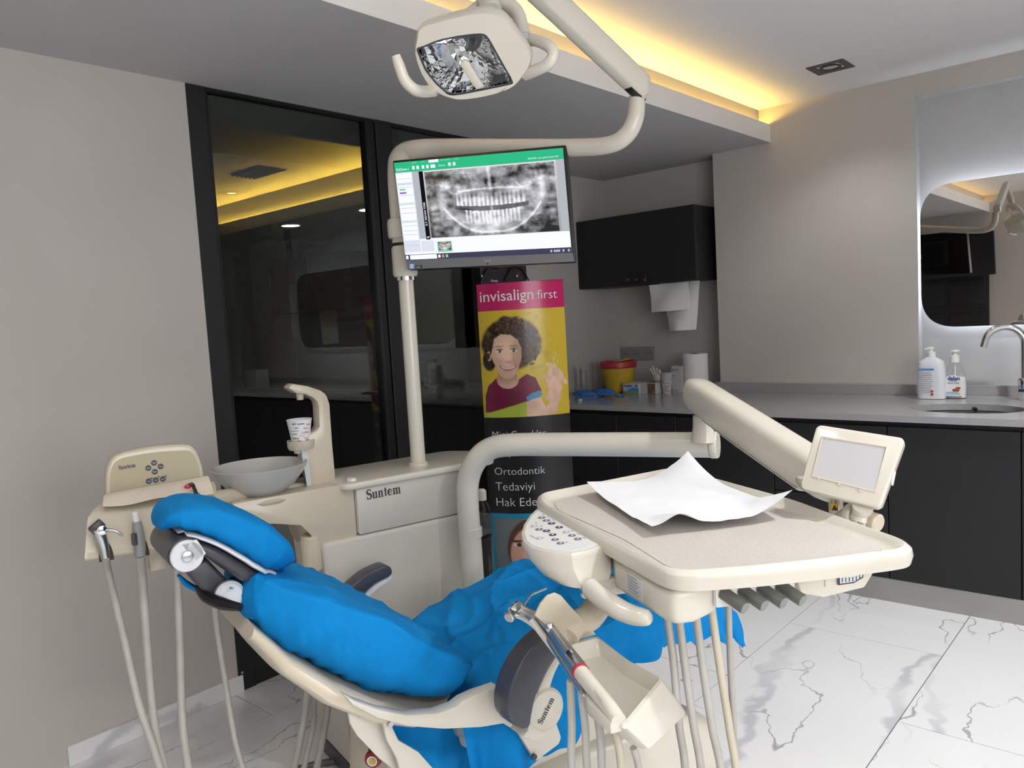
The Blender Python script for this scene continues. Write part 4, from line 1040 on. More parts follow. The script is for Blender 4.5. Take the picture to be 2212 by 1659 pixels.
obj('maker_lettering', lay_text(text_geo('ASUS', .01), mp(1046, 566), mp(1062, 565.2) - mp(1046, 566), mu_, width=.022, lift=.001), M['ink_grey'], mo)
obj('power_button', disc(mp(1054, 569.5), mn, .0025, .0015, 12), M['black'], mo)
st = obj('intel_sticker', prism([mp(884, 569), mp(884, 582), mp(896, 581), mp(896, 568)], mn * .0014), M['ink_blue'], mo)
obj('sticker_print', prism([mp(886, 571), mp(886, 580), mp(894, 579.5), mp(894, 570.5)], mn * .0018), M['white_grey'], st)
hd = obj('hdmi_sticker', prism([mp(898, 574), mp(898, 580), mp(912, 579.3), mp(912, 573.3)], mn * .0014), M['black'], mo)
obj('sticker_lettering', lay_text(text_geo('HDMI', .01), mp(899.5, 578.8), mr_, mu_, width=.014, lift=.0018), M['white_plastic'], hd)
# what the screen shows: measured over the screen square (u right, v down)
sTL, sTR, sBR, sBL = mp(851, 352), mp(1216, 319.5), mp(1235, 546.5), mp(877, 562.5)
def sq(u, v, lift=.0008): return (sTL * (1 - u) + sTR * u) * (1 - v) + (sBL * (1 - u) + sBR * u) * v + mn * lift
def screen_rect(name, u0, v0, u1, v1, m, lift=.0012, par=None):
    return obj(name, ([sq(u0, v0, lift), sq(u0, v1, lift), sq(u1, v1, lift), sq(u1, v0, lift)], [[0, 1, 2, 3]]), m, par or mo)
SE = 1.12
e_white, e_green, e_grey = emit('screen_white', (.86, .88, .95), SE), emit('screen_green', (.03, .46, .22), SE), emit('screen_grey', (.42, .44, .48), SE)
e_light, e_dark, e_black = emit('screen_pale', (.66, .70, .78), SE), emit('screen_taskbar', (.05, .05, .09), SE), emit('screen_black', (.006, .006, .01), SE)
e_purple, e_line, e_gl = emit('screen_purple', (.30, .18, .62), SE), emit('screen_line', (.45, .48, .55), SE), emit('screen_bright_green', (.18, .62, .38), SE)
disp = screen_rect('screen_display', 0, 0, 1, 1, e_white, .0007)
screen_rect('title_bar', 0, 0, 1, .105, e_green, par=disp)
screen_rect('side_list', 0, .105, .105, .92, e_light, par=disp)
screen_rect('work_area', .105, .105, 1, .79, e_grey, par=disp)
screen_rect('film_margin', .146, .11, .172, .80, e_black, .0016, disp)
screen_rect('task_bar', .0, .945, 1, 1, e_dark, .0016, disp)
screen_rect('search_field', .03, .95, .20, .995, e_white, .0019, disp)
screen_rect('start_button', .004, .955, .02, .99, e_white, .0019, disp)
screen_rect('active_tab', .215, .002, .275, .03, e_white, .0016, disp)
for i, (u, m_) in enumerate(((.215, e_white), (.238, emit('screen_red', (.6, .25, .2), SE)), (.262, e_gl))): screen_rect('task_icon', u - .007, .958, u + .007, .988, m_, .0019, disp)
for i, u in enumerate((.885, .905, .918, .93, .955, .985)): screen_rect('tray_icon', u - .005, .962, u + .006, .984, e_line, .0019, disp)
for v in (.17, .225, .255, .34, .42, .47, .52, .60, .65, .70, .74, .85): screen_rect('list_line', .008, v, .098, v + .004, e_line, .0016, disp)
for (v0, v1) in ((.115, .21), (.235, .42), (.44, .60), (.62, .80)): screen_rect('list_card', .005, v0, .10, v1, e_white, .0014, disp)
screen_rect('green_tag', .016, .272, .052, .290, e_gl, .0018, disp)
screen_rect('purple_tag', .014, .305, .056, .325, e_purple, .0018, disp)
for i, u in enumerate((.118, .145, .178, .205, .232, .245)): screen_rect('tool_icon', u - .008, .05, u + .007, .085, e_white, .0016, disp)
for u in (.34, .368): screen_rect('tool_icon', u - .009, .045, u + .008, .08, e_light, .0016, disp)
for (u0, u1) in ((.11, .14), (.17, .19), (.285, .35), (.37, .40)): screen_rect('menu_word', u0, .012, u1, .02, e_gl, .0016, disp)
for v0, v1 in ((.81, .92),): screen_rect('side_note', .11, v0, .19, v1, e_light, .0015, disp)
def sqtext(s, u, v, width, m, bold=0.0, up=False):
    r = sq(u + .01, v) - sq(u, v); w = sq(u, v - .01) - sq(u, v)
    if up: r, w = w, -r
    return obj('screen_lettering', lay_text(text_geo(s, bold), sq(u, v, .0014), r, w, width=width, lift=.0006), m, disp)
sqtext('EzDent-i', .012, .088, .041, e_white)
sqtext('BOYRAZ, recai goltuk kuloan 22Y', .80, .088, .093, e_white)
sqtext('Zümrüt', .272, .075, .022, e_white)
sqtext('D.T. RIDVAN TORE', .164, .66, .072, e_white, .01, True)
sqtext('R', .166, .785, .006, e_white, .02, True)

def xray(nu, nv, seed=0):
    u, v = np.meshgrid(np.linspace(0, 1, nu), np.linspace(0, 1, nv))
    rs = np.random.RandomState(3 + seed)
    def fbm(fu, fv, oct=4):
        out = np.zeros_like(u); amp = 1.0
        for o in range(oct):
            gu, gv = int(fu * 2 ** o) + 2, int(fv * 2 ** o) + 2
            g = rs.rand(gv, gu)
            x, y = u * (gu - 1.001), v * (gv - 1.001)
            xi, yi = x.astype(int), y.astype(int); xf, yf = x - xi, y - yi
            xf, yf = xf * xf * (3 - 2 * xf), yf * yf * (3 - 2 * yf)
            out += amp * ((g[yi, xi] * (1 - xf) + g[yi, xi + 1] * xf) * (1 - yf) + (g[yi + 1, xi] * (1 - xf) + g[yi + 1, xi + 1] * xf) * yf)
            amp *= .5
        return out / 1.9
    G = lambda cx, cy, sx, sy: np.exp(-(((u - cx) / sx) ** 2 + ((v - cy) / sy) ** 2))
    line = lambda d, w: np.exp(-(d / w) ** 2)
    n1, n2 = fbm(9, 5), fbm(22, 14)
    n3 = fbm(60, 36, 2); I = .19 + .80 * (n1 - .38) + .55 * (n2 - .5) + .12 * (n3 - .7)
    s = np.abs(u - .5) * 2
    jawlow = .965 - .62 * np.clip(s - .05, 0, 1) ** 2.4 * 1.55
    inside = (v < jawlow) & (s < .82)
    I += np.where(inside, .10, -.14 * (v > .6))
    I += (.30 + .35 * n2) * line(v - jawlow, .020) * (s < .74) * (v > .5)                      # lower border of the jaw
    ram = .76 - .10 * np.clip((v - .3) / .5, 0, 1) ** 2
    I += .30 * line(s - ram, .06) * (v > .28) * (v < .75)                          # ramus
    I += .35 * n1 * line(s - .80 + .05 * n1, .03) * (v > .30) * (v < .7)
    pal = .325 + .10 * s ** 2
    I += (.3 + .4 * n2) * line(v - pal + .02 * (n2 - .5), .014) * (s < .5)                                       # palate
    I -= .30 * G(.36, .42, .10, .035) + .30 * G(.64, .42, .10, .035)
    I += (.2 + .4 * n2) * line(u - .5 + .01 * (n1 - .5), .014) * (v < .36) - .45 * G(.475, .24, .016, .07) - .45 * G(.525, .24, .016, .07)
    I -= .40 * G(.30, .20, .05, .06) + .30 * G(.68, .16, .05, .05) + .35 * G(.18, .40, .035, .05) + .35 * G(.83, .34, .035, .04) + .3 * G(.12, .10, .12, .04) + .3 * G(.88, .09, .10, .03)
    for a, b, r in ((.24, .20, .09), (.27, .22, .10), (.76, .16, .09), (.79, .18, .10)):
        I += .16 * line(np.abs(np.hypot((u - a) / 1.0, (v - b) / 1.9) - r), .007) * (v < .4) * (u > .5 - .5 + 0) * np.clip(2 * n2, 0, 1)
    I += .5 * n2 * line(v - (.30 - .22 * np.abs(u - .5) + .05 * n1), .03) * (s > .45) * (v < .3)
    # tooth rows
    occ_u = .578 - .07 * s ** 2 * 1.4; occ_l = .650 - .13 * s ** 2 * 1.2
    teeth_u = (s < .52) & (v < occ_u) & (v > occ_u - .19)
    teeth_l = (s < .42) & (v > occ_l) & (v < occ_l + .20)
    wob = .25 * np.sin(u * 40)
    cols = np.clip(np.sin(u * 2 * math.pi * 30 + wob) * .5 + .62, 0, 1)
    colsl = np.clip(np.sin(u * 2 * math.pi * 33 + 1 + wob) * .5 + .62, 0, 1)
    fu_ = np.clip((v - (occ_u - .19)) / .19, 0, 1); fl_ = np.clip(1 - (v - occ_l) / .20, 0, 1)
    I += np.where(teeth_u, (.16 + .62 * fu_ ** 1.1) * cols, 0) + np.where(teeth_l, (.16 + .62 * fl_ ** 1.1) * colsl, 0)
    gap = (v > occ_u) & (v < occ_l) & (s < .56) & (s > .02)
    I = np.where(gap, I * .12, I)
    I -= .35 * G(.29, .64, .05, .04) * (v > .58)
    I += .6 * G(.355, .665, .012, .016) + .6 * G(.385, .655, .010, .014) + .55 * G(.715, .635, .02, .02)
    for k in range(5):
        I += .35 * G(.06, .55 + .10 * k, .03, .035) + .35 * G(.95, .50 + .10 * k, .03, .035)
    I += .25 * G(.5, .82, .09, .10)
    I += .13 * G(.5, .62, .42, .45) + .10 * n2
    I = np.where(v < .02, .85, I)
    I = np.where((u < .012) | (u > .985), np.maximum(I, .75 - .3 * v), I)
    return np.clip(I, .01, 1) ** 1.25
def paint_grid(pt, u0, v0, u1, v1, nu, nv, rgb):
    vs = [pt(u0 + (u1 - u0) * i / (nu - 1), v0 + (v1 - v0) * j / (nv - 1)) for j in range(nv) for i in range(nu)]
    fs = [[j * nu + i, (j + 1) * nu + i, (j + 1) * nu + i + 1, j * nu + i + 1] for j in range(nv - 1) for i in range(nu - 1)]
    return (vs, fs), rgb.reshape(-1, 3)
M['xray'] = painted('xray_film', .3, 1.0)
M['xray'].cycles.emission_sampling = 'NONE'
I = xray(230, 130)
rgb = np.stack([I * .97, I * .98, I * 1.04], -1) * .92
g, c = paint_grid(lambda a, b: sq(a, b, .0017), .172, .108, .955, .785, 230, 130, rgb)
obj('xray_picture', g, M['xray'], disp, angle=0, colors=c)
I = xray(60, 36)
rgb = np.stack([I, I, I], -1) * .9
g, c = paint_grid(lambda a, b: sq(a, b, .0017), .215, .83, .295, .915, 60, 36, rgb)
obj('xray_thumbnail', g, M['xray'], disp, angle=0, colors=c)
screen_rect('thumbnail_frame', .21, .825, .30, .932, e_gl, .0015, disp)
# ================================================================== dental chair
dc = thing('dental_chair', 'reclined cream dental chair with charcoal armrests and headrest', 'dental chair', ch(0, .2, 0))
def side_poly(pts, c): return [at_side(x, y, c) for x, y in pts]
def spine_ring(c, tan, w, hi, lo, n=28, e=.55, wob=0.0, seed=0.0):
    """closed cross-section: w half width along the chair's x, hi above and lo below the spine"""
    tan = unit(tan); nrm = unit(np.cross(CH_X, tan))
    out = []
    for k in range(n):
        t = 2 * math.pi * k / n
        cx, sy = math.cos(t), math.sin(t)
        x = w * math.copysign(abs(cx) ** e, cx)
        z = (hi if sy > 0 else lo) * math.copysign(abs(sy) ** e, sy) if hi >= 0 else (hi - lo) / 2 + (hi + lo) / 2 * math.copysign(abs(sy) ** e, sy)
        p = c + CH_X * x + nrm * z
        if wob:
            lx, ly = float(np.dot(p - CH_O, CH_X)), float(np.dot(p - CH_O, CH_Y))
            r1 = 1 - abs(mnoise.noise(Vector((lx * 5.5 + ly * 4.0 + seed, ly * 2.4 - lx * 1.2, seed))))
            r2 = 1 - abs(mnoise.noise(Vector((lx * 3.0 - ly * 7.5 + seed * 2, lx * 6.0, p[2] * 4))))
            crumple = mnoise.noise(Vector((p[0] * 34, p[1] * 34, p[2] * 34)))
            hem = max(0, -sy) ** 1.5
            d = r1 ** 7 * 1.5 + r2 ** 8 * 1.0 + crumple * .22 + hem * math.sin(ly * 210 + 3 * mnoise.noise(Vector((ly * 20, lx * 5, seed)))) * 1.3
            p = p + nrm * wob * d * (.6 if sy < 0 else 1) + CH_X * wob * d * .9 * np.sign(cx) * abs(cx)
            p = p - nrm * (lo * .20 * mnoise.noise(Vector((ly * 9 + seed, np.sign(cx) * 2, .5))) * hem)
        out.append(p)
    return out
def spine_loft(st, hi, lo, n=28, dense=5, dn=0.0, wob=0.0, seed=0.0, e=.55, grow=0.0):
    cs = smooth_path([ch(0, y, z) for y, z, *_ in st], dense)
    ts = np.linspace(0, 1, len(st)); tt = np.linspace(0, 1, len(cs))
    W = np.interp(tt, ts, [s[2] for s in st]); T = np.interp(tt, ts, [s[3] for s in st])
    rings = []
    for i, c in enumerate(cs):
        tan = cs[min(i + 1, len(cs) - 1)] - cs[max(i - 1, 0)]
        nrm = unit(np.cross(CH_X, unit(tan)))
        rings.append(spine_ring(c + nrm * (-dn * T[i]), tan, W[i] + grow, hi * T[i], lo * T[i], n, e, wob, seed))
    return loft(rings)
BACK = [(-.53, .885, .075, .05), (-.50, .873, .125, .085), (-.43, .838, .185, .12), (-.34, .785, .232, .14), (-.25, .722, .252, .14), (-.17, .664, .255, .125), (-.115, .622, .238, .095), (-.09, .598, .19, .06)]
HEAD = [(-.672, 1.012, .03, .02), (-.666, 1.026, .06, .035), (-.648, 1.038, .085, .05), (-.61, 1.038, .096, .062), (-.565, 1.020, .099, .07), (-.52, .991, .098, .078), (-.48, .958, .094, .082), (-.45, .926, .082, .078), (-.433, .898, .058, .055), (-.427, .883, .03, .03)]
c1 = obj('chair_cover', spine_loft(BACK, .16, 1.0, n=100, dense=16, wob=.0062, seed=3), M['blue'])
tag(c1, 'blue disposable cover over the chair backrest', 'chair cover', 'blue chair covers')
c2 = obj('chair_cover', spine_loft(HEAD, .35, .65, n=90, dense=12, wob=.003, seed=9), M['blue'])
tag(c2, 'small blue elastic cover over the headrest pad', 'chair cover', 'blue chair covers')
# cream shell under the backrest
SH = [(y, z, w * 1.0, t) for y, z, w, t in BACK]
obj('backrest_shell', spine_loft([(y, z, w, t) for y, z, w, t in BACK[1:]], -.90, 1.30, n=36, grow=.001), M['cream_aged'], dc)
obj('backrest_trim', tube([at_side(x, y, c) for x, y, c in ((425, 1268, .02), (445, 1288, .05), (480, 1304, .09), (520, 1312, .13))], [.006, .012, .013, .008], 12, 6), M['black'], dc)
obj('cover_tail', tube([at_side(x, y, c) for x, y, c in ((385, 1242, -.02), (405, 1262, -.02), (432, 1276, -.01))], [.006, .013, .012], 12, 5, flat=.5), M['blue'], c1)
obj('neck_flap', loft([[at_side(x, y, c) for x, y, c in r] for r in (((500, 1240, -.05), (560, 1226, -.10), (620, 1222, -.14)), ((492, 1258, .02), (545, 1243, -.04), (610, 1232, -.10)), ((497, 1272, .09), (530, 1268, .02), (600, 1250, -.06)))], cap=False, closed=False), M['blue'], c1)
# headrest body
hr_ = thing('headrest_mount', 'x', 'x', ch(0, -.55, .95)) if False else None
obj('headrest_piping', spine_loft(HEAD[1:-1], -.60, .76, n=40, grow=.004), M['white_grey'], dc)
obj('headrest_shell', spine_loft(HEAD[1:-1], -.74, 1.18, n=40, grow=-.004), M['dark_grey'], dc)
pv = lambda x, y, c: at_side(x, y, c)
pc = pv(402, 1199, .10)
obj('headrest_pivot', lathe([(.026, -.19), (.033, -.18), (.033, -.004), (.030, 0)], pc, CH_X, n=28), M['dark_grey'], dc)
lug = obj('pivot_lug', [lathe([(.030, 0), (.031, .002), (.031, .010), (.029, .012)], pc, CH_X, n=32), prism([pv(388, 1176, .112), pv(426, 1166, .112), pv(446, 1196, .112), pv(424, 1214, .112)], CH_X * -.010, .002)], M['white_grey'], dc)
obj('pivot_bolt', lathe([(.011, 0), (.011, .004), (.009, .005)], pc + CH_X * .012, CH_X, n=20), M['steel'], lug)
obj('headrest_link', prism(side_poly(((388, 1218), (420, 1222), (446, 1205), (500, 1262), (492, 1290), (470, 1296), (440, 1280)), .05), -CH_X * .12, .008, 3), M['dark_grey'], dc)
obj('lower_pivot', lathe([(.028, 0), (.030, .004), (.030, .015), (.024, .02)], pv(492, 1282, .05), CH_X, n=24), M['white_grey'], dc)
# seat cushion, leg rest and seat pan
SEAT = [(-.13, .50, .22, .10), (-.05, .525, .245, .11), (.06, .555, .255, .11), (.18, .588, .258, .11), (.30, .612, .255, .11), (.42, .612, .25, .10), (.54, .585, .24, .09), (.66, .545, .23, .085), (.75, .508, .215, .08), (.82, .478, .19, .07), (.855, .455, .15, .05)]
obj('seat_cushion', spine_loft(SEAT, .1, .8, n=28), M['cream_aged'], dc)
obj('seat_pan', prism(fillet([ch(-.2, -.10, .40), ch(.2, -.10, .40), ch(.2, .45, .46), ch(-.2, .45, .46)], .05), (0, 0, .05), .01), M['cream'], dc)
# blue sheet draped over seat and leg rest
def seat_sheet():
    cs = smooth_path([ch(0, y, z) for y, z, *_ in SEAT], 18)
    n = len(cs); tt = np.linspace(0, 1, n); ts = np.linspace(0, 1, len(SEAT))
    W = np.interp(tt, ts, [s[2] for s in SEAT])
    m = 120; rows = []
    for i, c in enumerate(cs):
        v = tt[i]; row = []
        tan = unit(cs[min(i + 1, n - 1)] - cs[max(i - 1, 0)]); nrm = unit(np.cross(CH_X, tan))
        for k in range(m + 1):
            s = -1 + 2 * k / m
            a = abs(s); sg = 1 if s >= 0 else -1
            flat = .62
            drop = np.interp(v, [0, .12, .28, .42, .6, .8, 1.0], [.18, .20, .20, .135, .10, .09, .085]) * (1.0 if sg > 0 else .8)
            drop *= 1 + .22 * mnoise.noise(Vector((v * 14, sg * 3.0, 1.3)))
            if a < flat:
                x = (W[i] + .008) * a / flat; z = .016 * (1 - (a / flat) ** 4)
            else:
                f = (a - flat) / (1 - flat)
                x = W[i] + .008 + .012 * math.sin(min(1, f * 2) * math.pi / 2) + .02 * f + .018 * f * math.sin(v * 52 + 1.7 * sg) * (1 + .5 * math.sin(v * 19)); z = -drop * f
            p = c + CH_X * (x * sg) + nrm * .012 + V3((0, 0, z))
            q = Vector((p[0], p[1], p[2]))
            X, Y = x * sg, float(np.dot(p - CH_O, CH_Y))
            rd = lambda a_, b_, c_: (1 - abs(mnoise.noise(Vector((a_, b_, c_))))) ** 9
            dd = mnoise.noise(Vector((X * 5, Y * 5, 4.0))) * .008
            dd += .015 * rd(2.6 * X + 5.2 * Y, 1.5 * Y - 2.0 * X, .3) + .012 * rd(5.0 * X - 2.4 * Y, 1.3 * X + 2.2 * Y, 2.1)
            dd += .009 * rd(4.5 * X + 7.5 * Y + 3, 2.5 * Y - 2.5 * X, 5.2) + .0007 * mnoise.noise(Vector((X * 45, Y * 45, 0)))
            row.append(p + nrm * dd)
        rows.append(row)
    # closed front: fold the last rows down over the foot end
    last = rows[-1]
    for j, (dy, dz) in enumerate(((.012, -.02), (.016, -.05), (.014, -.085))):
        rows.append([p + CH_Y * dy + V3((0, 0, dz)) * (1.0 if abs(-1 + 2 * k / m) < .62 else .25) + CH_X * .008 * math.sin(k * .12 + j) for k, p in enumerate(last)])
    return loft(rows, cap=False, closed=False)
c3 = obj('chair_cover', seat_sheet(), M['blue'])
tag(c3, 'wrinkled blue cover sheet over the chair seat and leg rest', 'chair cover', 'blue chair covers')
def hanging_sheet(p0, p1, zt_, zb, c0, seed, nx=46, nz=16):
    rows = []
    for j in range(nz + 1):
        t = j / nz; row = []
        for i in range(nx + 1):
            s = i / nx
            y = p0 + (p1 - p0) * s
            za = np.interp(s, np.linspace(0, 1, len(zt_)), zt_); zc = np.interp(s, np.linspace(0, 1, len(zb)), zb)
            x = c0 + .022 * math.sin(s * 15 + seed + 2 * t) * (.3 + t) + .014 * math.sin(s * 33 + 4 * t + seed) * t + .03 * mnoise.noise(Vector((s * 5, t * 3, seed)))
            row.append(ch(x, y, za + (zc - za) * t))
        rows.append(row)
    return loft(rows, cap=False, closed=False)
obj('hanging_lobe', hanging_sheet(-.34, .10, [.57, .52, .50, .52, .50], [.50, .40, .30, .26, .30, .36], .16, 1.0), M['blue'], c3)
obj('hanging_lobe', hanging_sheet(-.30, .02, [.55, .52, .50], [.47, .33, .30, .36], .02, 4.0), M['blue'], c3)

# near side frame with hub
obj('side_frame', prism(side_poly(((744, 1502), (770, 1516), (820, 1534), (880, 1545), (945, 1541), (985, 1527), (1003, 1513), (1030, 1500), (1078, 1484), (1098, 1500), (1100, 1540), (1130, 1566), (1128, 1578), (1105, 1574), (1088, 1564), (1040, 1572), (960, 1576), (880, 1570), (815, 1552), (762, 1524)), .30), -CH_X * .035, .006, 2, 45), M['cream'], dc)
obj('bracket_plate', prism(side_poly(((750, 1518), (778, 1530), (824, 1552), (832, 1590), (858, 1640), (862, 1672), (820, 1640), (772, 1590), (757, 1565)), .22), -CH_X * .012, .003), M['cream'], dc)
obj('bracket_plate', prism(side_poly(((826, 1554), (842, 1558), (862, 1600), (905, 1625), (938, 1662), (938, 1700), (870, 1690), (858, 1640), (836, 1600)), .25), -CH_X * .012, .003), M['cream'], dc)
obj('bracket_screw', lathe([(.006, 0), (.006, .006)], at_side(842, 1563, .252), CH_X, n=12), M['steel'], dc)
ap = obj('armrest_pad', prism(smooth_path(side_poly(((1080, 1546), (1067, 1527), (1065, 1498), (1073, 1462), (1087, 1428), (1106, 1398), (1132, 1370), (1162, 1348), (1192, 1336), (1200, 1348), (1182, 1384), (1158, 1416), (1140, 1450), (1125, 1488), (1117, 1525), (1112, 1550), (1097, 1554)), .345), 3), CH_X * .055, .014, 3, 40), M['pad'], dc)
obj('armrest_support', prism(smooth_path(side_poly(((1110, 1560), (1119, 1520), (1128, 1488), (1143, 1452), (1160, 1420), (1185, 1386), (1198, 1372), (1196, 1390), (1178, 1420), (1163, 1455), (1156, 1490), (1160, 1530), (1150, 1572), (1125, 1580), (1100, 1572)), .335), 3), CH_X * .05, .006, 2, 40), M['cream'], dc)
hb = at_side(1166, 1527, .365)
hub = obj('hub_cap', lathe([(.032, -.05), (.0485, -.046), (.0495, -.01), (.0485, 0), (.043, .004), (.0405, .002), (.039, .001)], hb + CH_X * .02, CH_X, n=40), M['cream'], dc)
ta = math.radians(50)
tr_ = CH_Y * math.cos(ta) + V3((0, 0, math.sin(ta))); tu_ = -CH_Y * math.sin(ta) + V3((0, 0, math.cos(ta)))
obj('lettering', lay_text(serif_word('Suntem'), hb + CH_X * .0218, tr_, tu_, width=.058, height=.0155, center=True), M['ink'], hub)
obj('leg_link', prism(side_poly(((1118, 1578), (1150, 1566), (1198, 1548), (1216, 1602), (1158, 1645), (1130, 1600)), .30), -CH_X * .02, .003), M['cream'], dc)
obj('link_bolt', lathe([(.007, 0), (.007, .006)], at_side(1152, 1634, .302), CH_X, n=12), M['dark_grey'], dc)
# far armrest
obj('armrest_pad', prism(smooth_path(side_poly(((735, 1296), (748, 1280), (768, 1260), (792, 1241), (818, 1228), (836, 1222), (846, 1228), (847, 1240), (836, 1248), (812, 1260), (790, 1280), (775, 1300)), -.34), 3), -CH_X * .055, .012, 3, 40), M['pad'], dc)
obj('armrest_support', prism(smooth_path(side_poly(((775, 1305), (792, 1284), (814, 1264), (838, 1251), (847, 1244), (846, 1254), (836, 1262), (815, 1275), (798, 1292), (785, 1310)), -.335), 3), -CH_X * .05, .004, 2, 40), M['white_grey'], dc)
obj('side_frame', prism([ch(-.27, -.2, .46), ch(-.27, .05, .44), ch(-.27, .04, .52), ch(-.27, -.18, .54)], -CH_X * .03, .008), M['cream'], dc)
# lifting base on the floor
def rr_ring(x0, x1, y0, y1, r, z, n=5):
    return fillet([ch(x0, y0, z), ch(x1, y0, z), ch(x1, y1, z), ch(x0, y1, z)], r, n)
obj('pump_base', loft([rr_ring(-.25, .25, -.15, .76, .12, .0), rr_ring(-.25, .25, -.15, .76, .12, .10), rr_ring(-.24, .24, -.12, .73, .12, .19), rr_ring(-.21, .21, -.05, .62, .10, .25), rr_ring(-.17, .17, 0, .50, .08, .28)]), M['cream'], dc)
obj('lift_arm', prism([ch(.17, .05, .27), ch(.17, .55, .25), ch(.17, .38, .45), ch(.17, .08, .45)], -CH_X * .34, .02, 3), M['cream'], dc)
obj('rear_column', prism([ch(.10, -.28, .22), ch(.10, .02, .18), ch(.10, -.05, .46), ch(.10, -.26, .42)], -CH_X * .22, .015, 2), M['cream_aged'], dc)
# emergency stop under the backrest
ec = at_side(806, 1640, .115)
es = obj('emergency_button', lathe([(.012, -.035), (.013, -.012), (.0185, -.010), (.020, -.004), (.0185, .004), (.012, .008)], ec, unit(CH_X * .75 - CH_Y * .66), n=28), M['estop'], dc)
en = unit(CH_X * .75 - CH_Y * .66)
obj('button_ring', lathe([(.0115, 0), (.0115, .001), (.0095, .001), (.0095, 0)], ec + en * .0082, en, n=24), M['white_plastic'], es)
obj('button_centre', lathe([(.007, 0), (.007, .001)], ec + en * .0084, en, n=18), M['yellow'], es)
obj('button_socket', lathe([(.021, -.06), (.022, -.036)], ec, en, n=24), M['black'], dc)
# ================================================================== delivery table on its arm
TZ = 0.99
dt = thing('delivery_table', 'cream dental delivery tray on a jointed arm above the chair', 'instrument table', at(1010, 1265, 2.5))
pa_ = [(1023, 1275, 2.50), (1017, 1180, 2.50), (1010, 1080, 2.49), (1013, 1030, 2.48), (1030, 993, 2.46), (1060, 969, 2.44), (1105, 961, 2.41), (1200, 960, 2.36), (1350, 960, 2.27), (1535, 961, 2.16)]
base_z = at(1023, 1275, 2.5)
foot_p = V3((base_z[0], base_z[1], 0.35))
obj('arm_pipe', tube([foot_p] + [at(*p) for p in pa_[:3]] + [at(*p) for p in pa_[3:]], .0355, 24, 6), M['cream'], dt)
seam = at(1016, 1148, 2.5)
obj('pipe_collar', lathe([(.0365, -.018), (.038, -.016), (.038, .012), (.0365, .014)], seam, (0, 0, 1), n=28), M['cream'], dt)
obj('pipe_bracket', obox(V3((foot_p[0] - .06, foot_p[1] + .0, .42)), CH_X, CH_Y, (0, 0, 1), .09, .05, .06, .01), M['cream_panel'], dt)
e0, e1 = at(1535, 961, 2.16), at(1554, 961, 2.15)
obj('pipe_end_cap', lathe([(.036, 0), (.0375, .003), (.0375, .017), (.035, .021)], e0, unit(e1 - e0), n=28), M['cream'], dt)
pb_ = at(1519, 946, 2.145)
obj('arm_post', lathe([(.034, -.01), (.030, .015), (.0265, .03), (.0255, .062)], pb_, (0, 0, 1), n=24), M['cream'], dt)
obj('post_pin', lathe([(.019, .055), (.019, .125)], pb_, (0, 0, 1), n=20), M['chrome'], dt)
obj('warning_sticker', lathe([(.0194, .064), (.0194, .09)], pb_, (0, 0, 1), n=20, cap=False), M['ink_blue'], dt)
A0, A1 = at(1503, 850, 2.13), at(1772, 1028, 1.62)
ad = unit(A1 - A0); asd = unit(np.cross(ad, (0, 0, 1))); aup = np.cross(asd, ad)
secs = []
L_ = np.linalg.norm(A1 - A0)
for t, w, h, o in ((-.045, .018, .022, .004), (-.03, .030, .036, .002), (.01, .037, .043, 0), (.06, .039, .045, 0), (.5, .040, .045, 0), (.92, .040, .045, 0), (1.0, .036, .040, 0), (1.02, .028, .032, 0)):
    c = A0 + ad * (L_ * t) + aup * o
    secs.append([c + asd * (w * math.copysign(abs(math.cos(a)) ** .62, math.cos(a))) + aup * (h * math.copysign(abs(math.sin(a)) ** .62, math.sin(a))) for a in [2 * math.pi * k / 28 for k in range(28)]])
sa = obj('spring_arm', loft(secs), M['cream'], dt)
obj('lower_cover', loft([[A0 + ad * (L_ * t) - aup * d + asd * (w * math.cos(a)) - aup * (h * max(0, -math.sin(a)) - .001) for a in [2 * math.pi * k / 20 for k in range(20)]] for t, w, h, d in ((.12, .012, .003, .044), (.18, .030, .008, .040), (.5, .035, .011, .039), (.95, .034, .010, .038))]), M['cream'], dt)
obj('arm_mark', lay_text(text_geo('t c', .01), A0 - asd * .041 * 0 + (CAM - A0) * 0.0 + aup * -.03 + unit(CAM - A0) * .05, ad, aup, width=.02), M['ink_grey'], sa)
# front joint
jc = at(1790, 1070, 1.56)
obj('front_joint', prism([at(x, y, 1.55) for x, y in ((1735, 1035), (1745, 1060), (1790, 1088), (1838, 1078), (1846, 1060), (1800, 1030))], FWD * .06, .01, 2), M['cream'], dt)
jp = at(1806, 1086, 1.56)
obj('joint_pin', lathe([(.016, -.05), (.016, .02)], jp, (0, 0, 1), n=20), M['chrome'], dt)
ws = obj('hazard_sticker', prism([at(x, y, 1.528) for x, y in ((1795, 1088), (1795, 1103), (1811, 1104), (1811, 1089))], FWD * .002), mat('hazard_yellow', (.75, .48, .02), .4), dt)
obj('hazard_triangle', prism([at(x, y, 1.5265) for x, y in ((1797, 1102), (1803, 1091), (1809, 1102.5))], FWD * .001), M['ink'], ws)

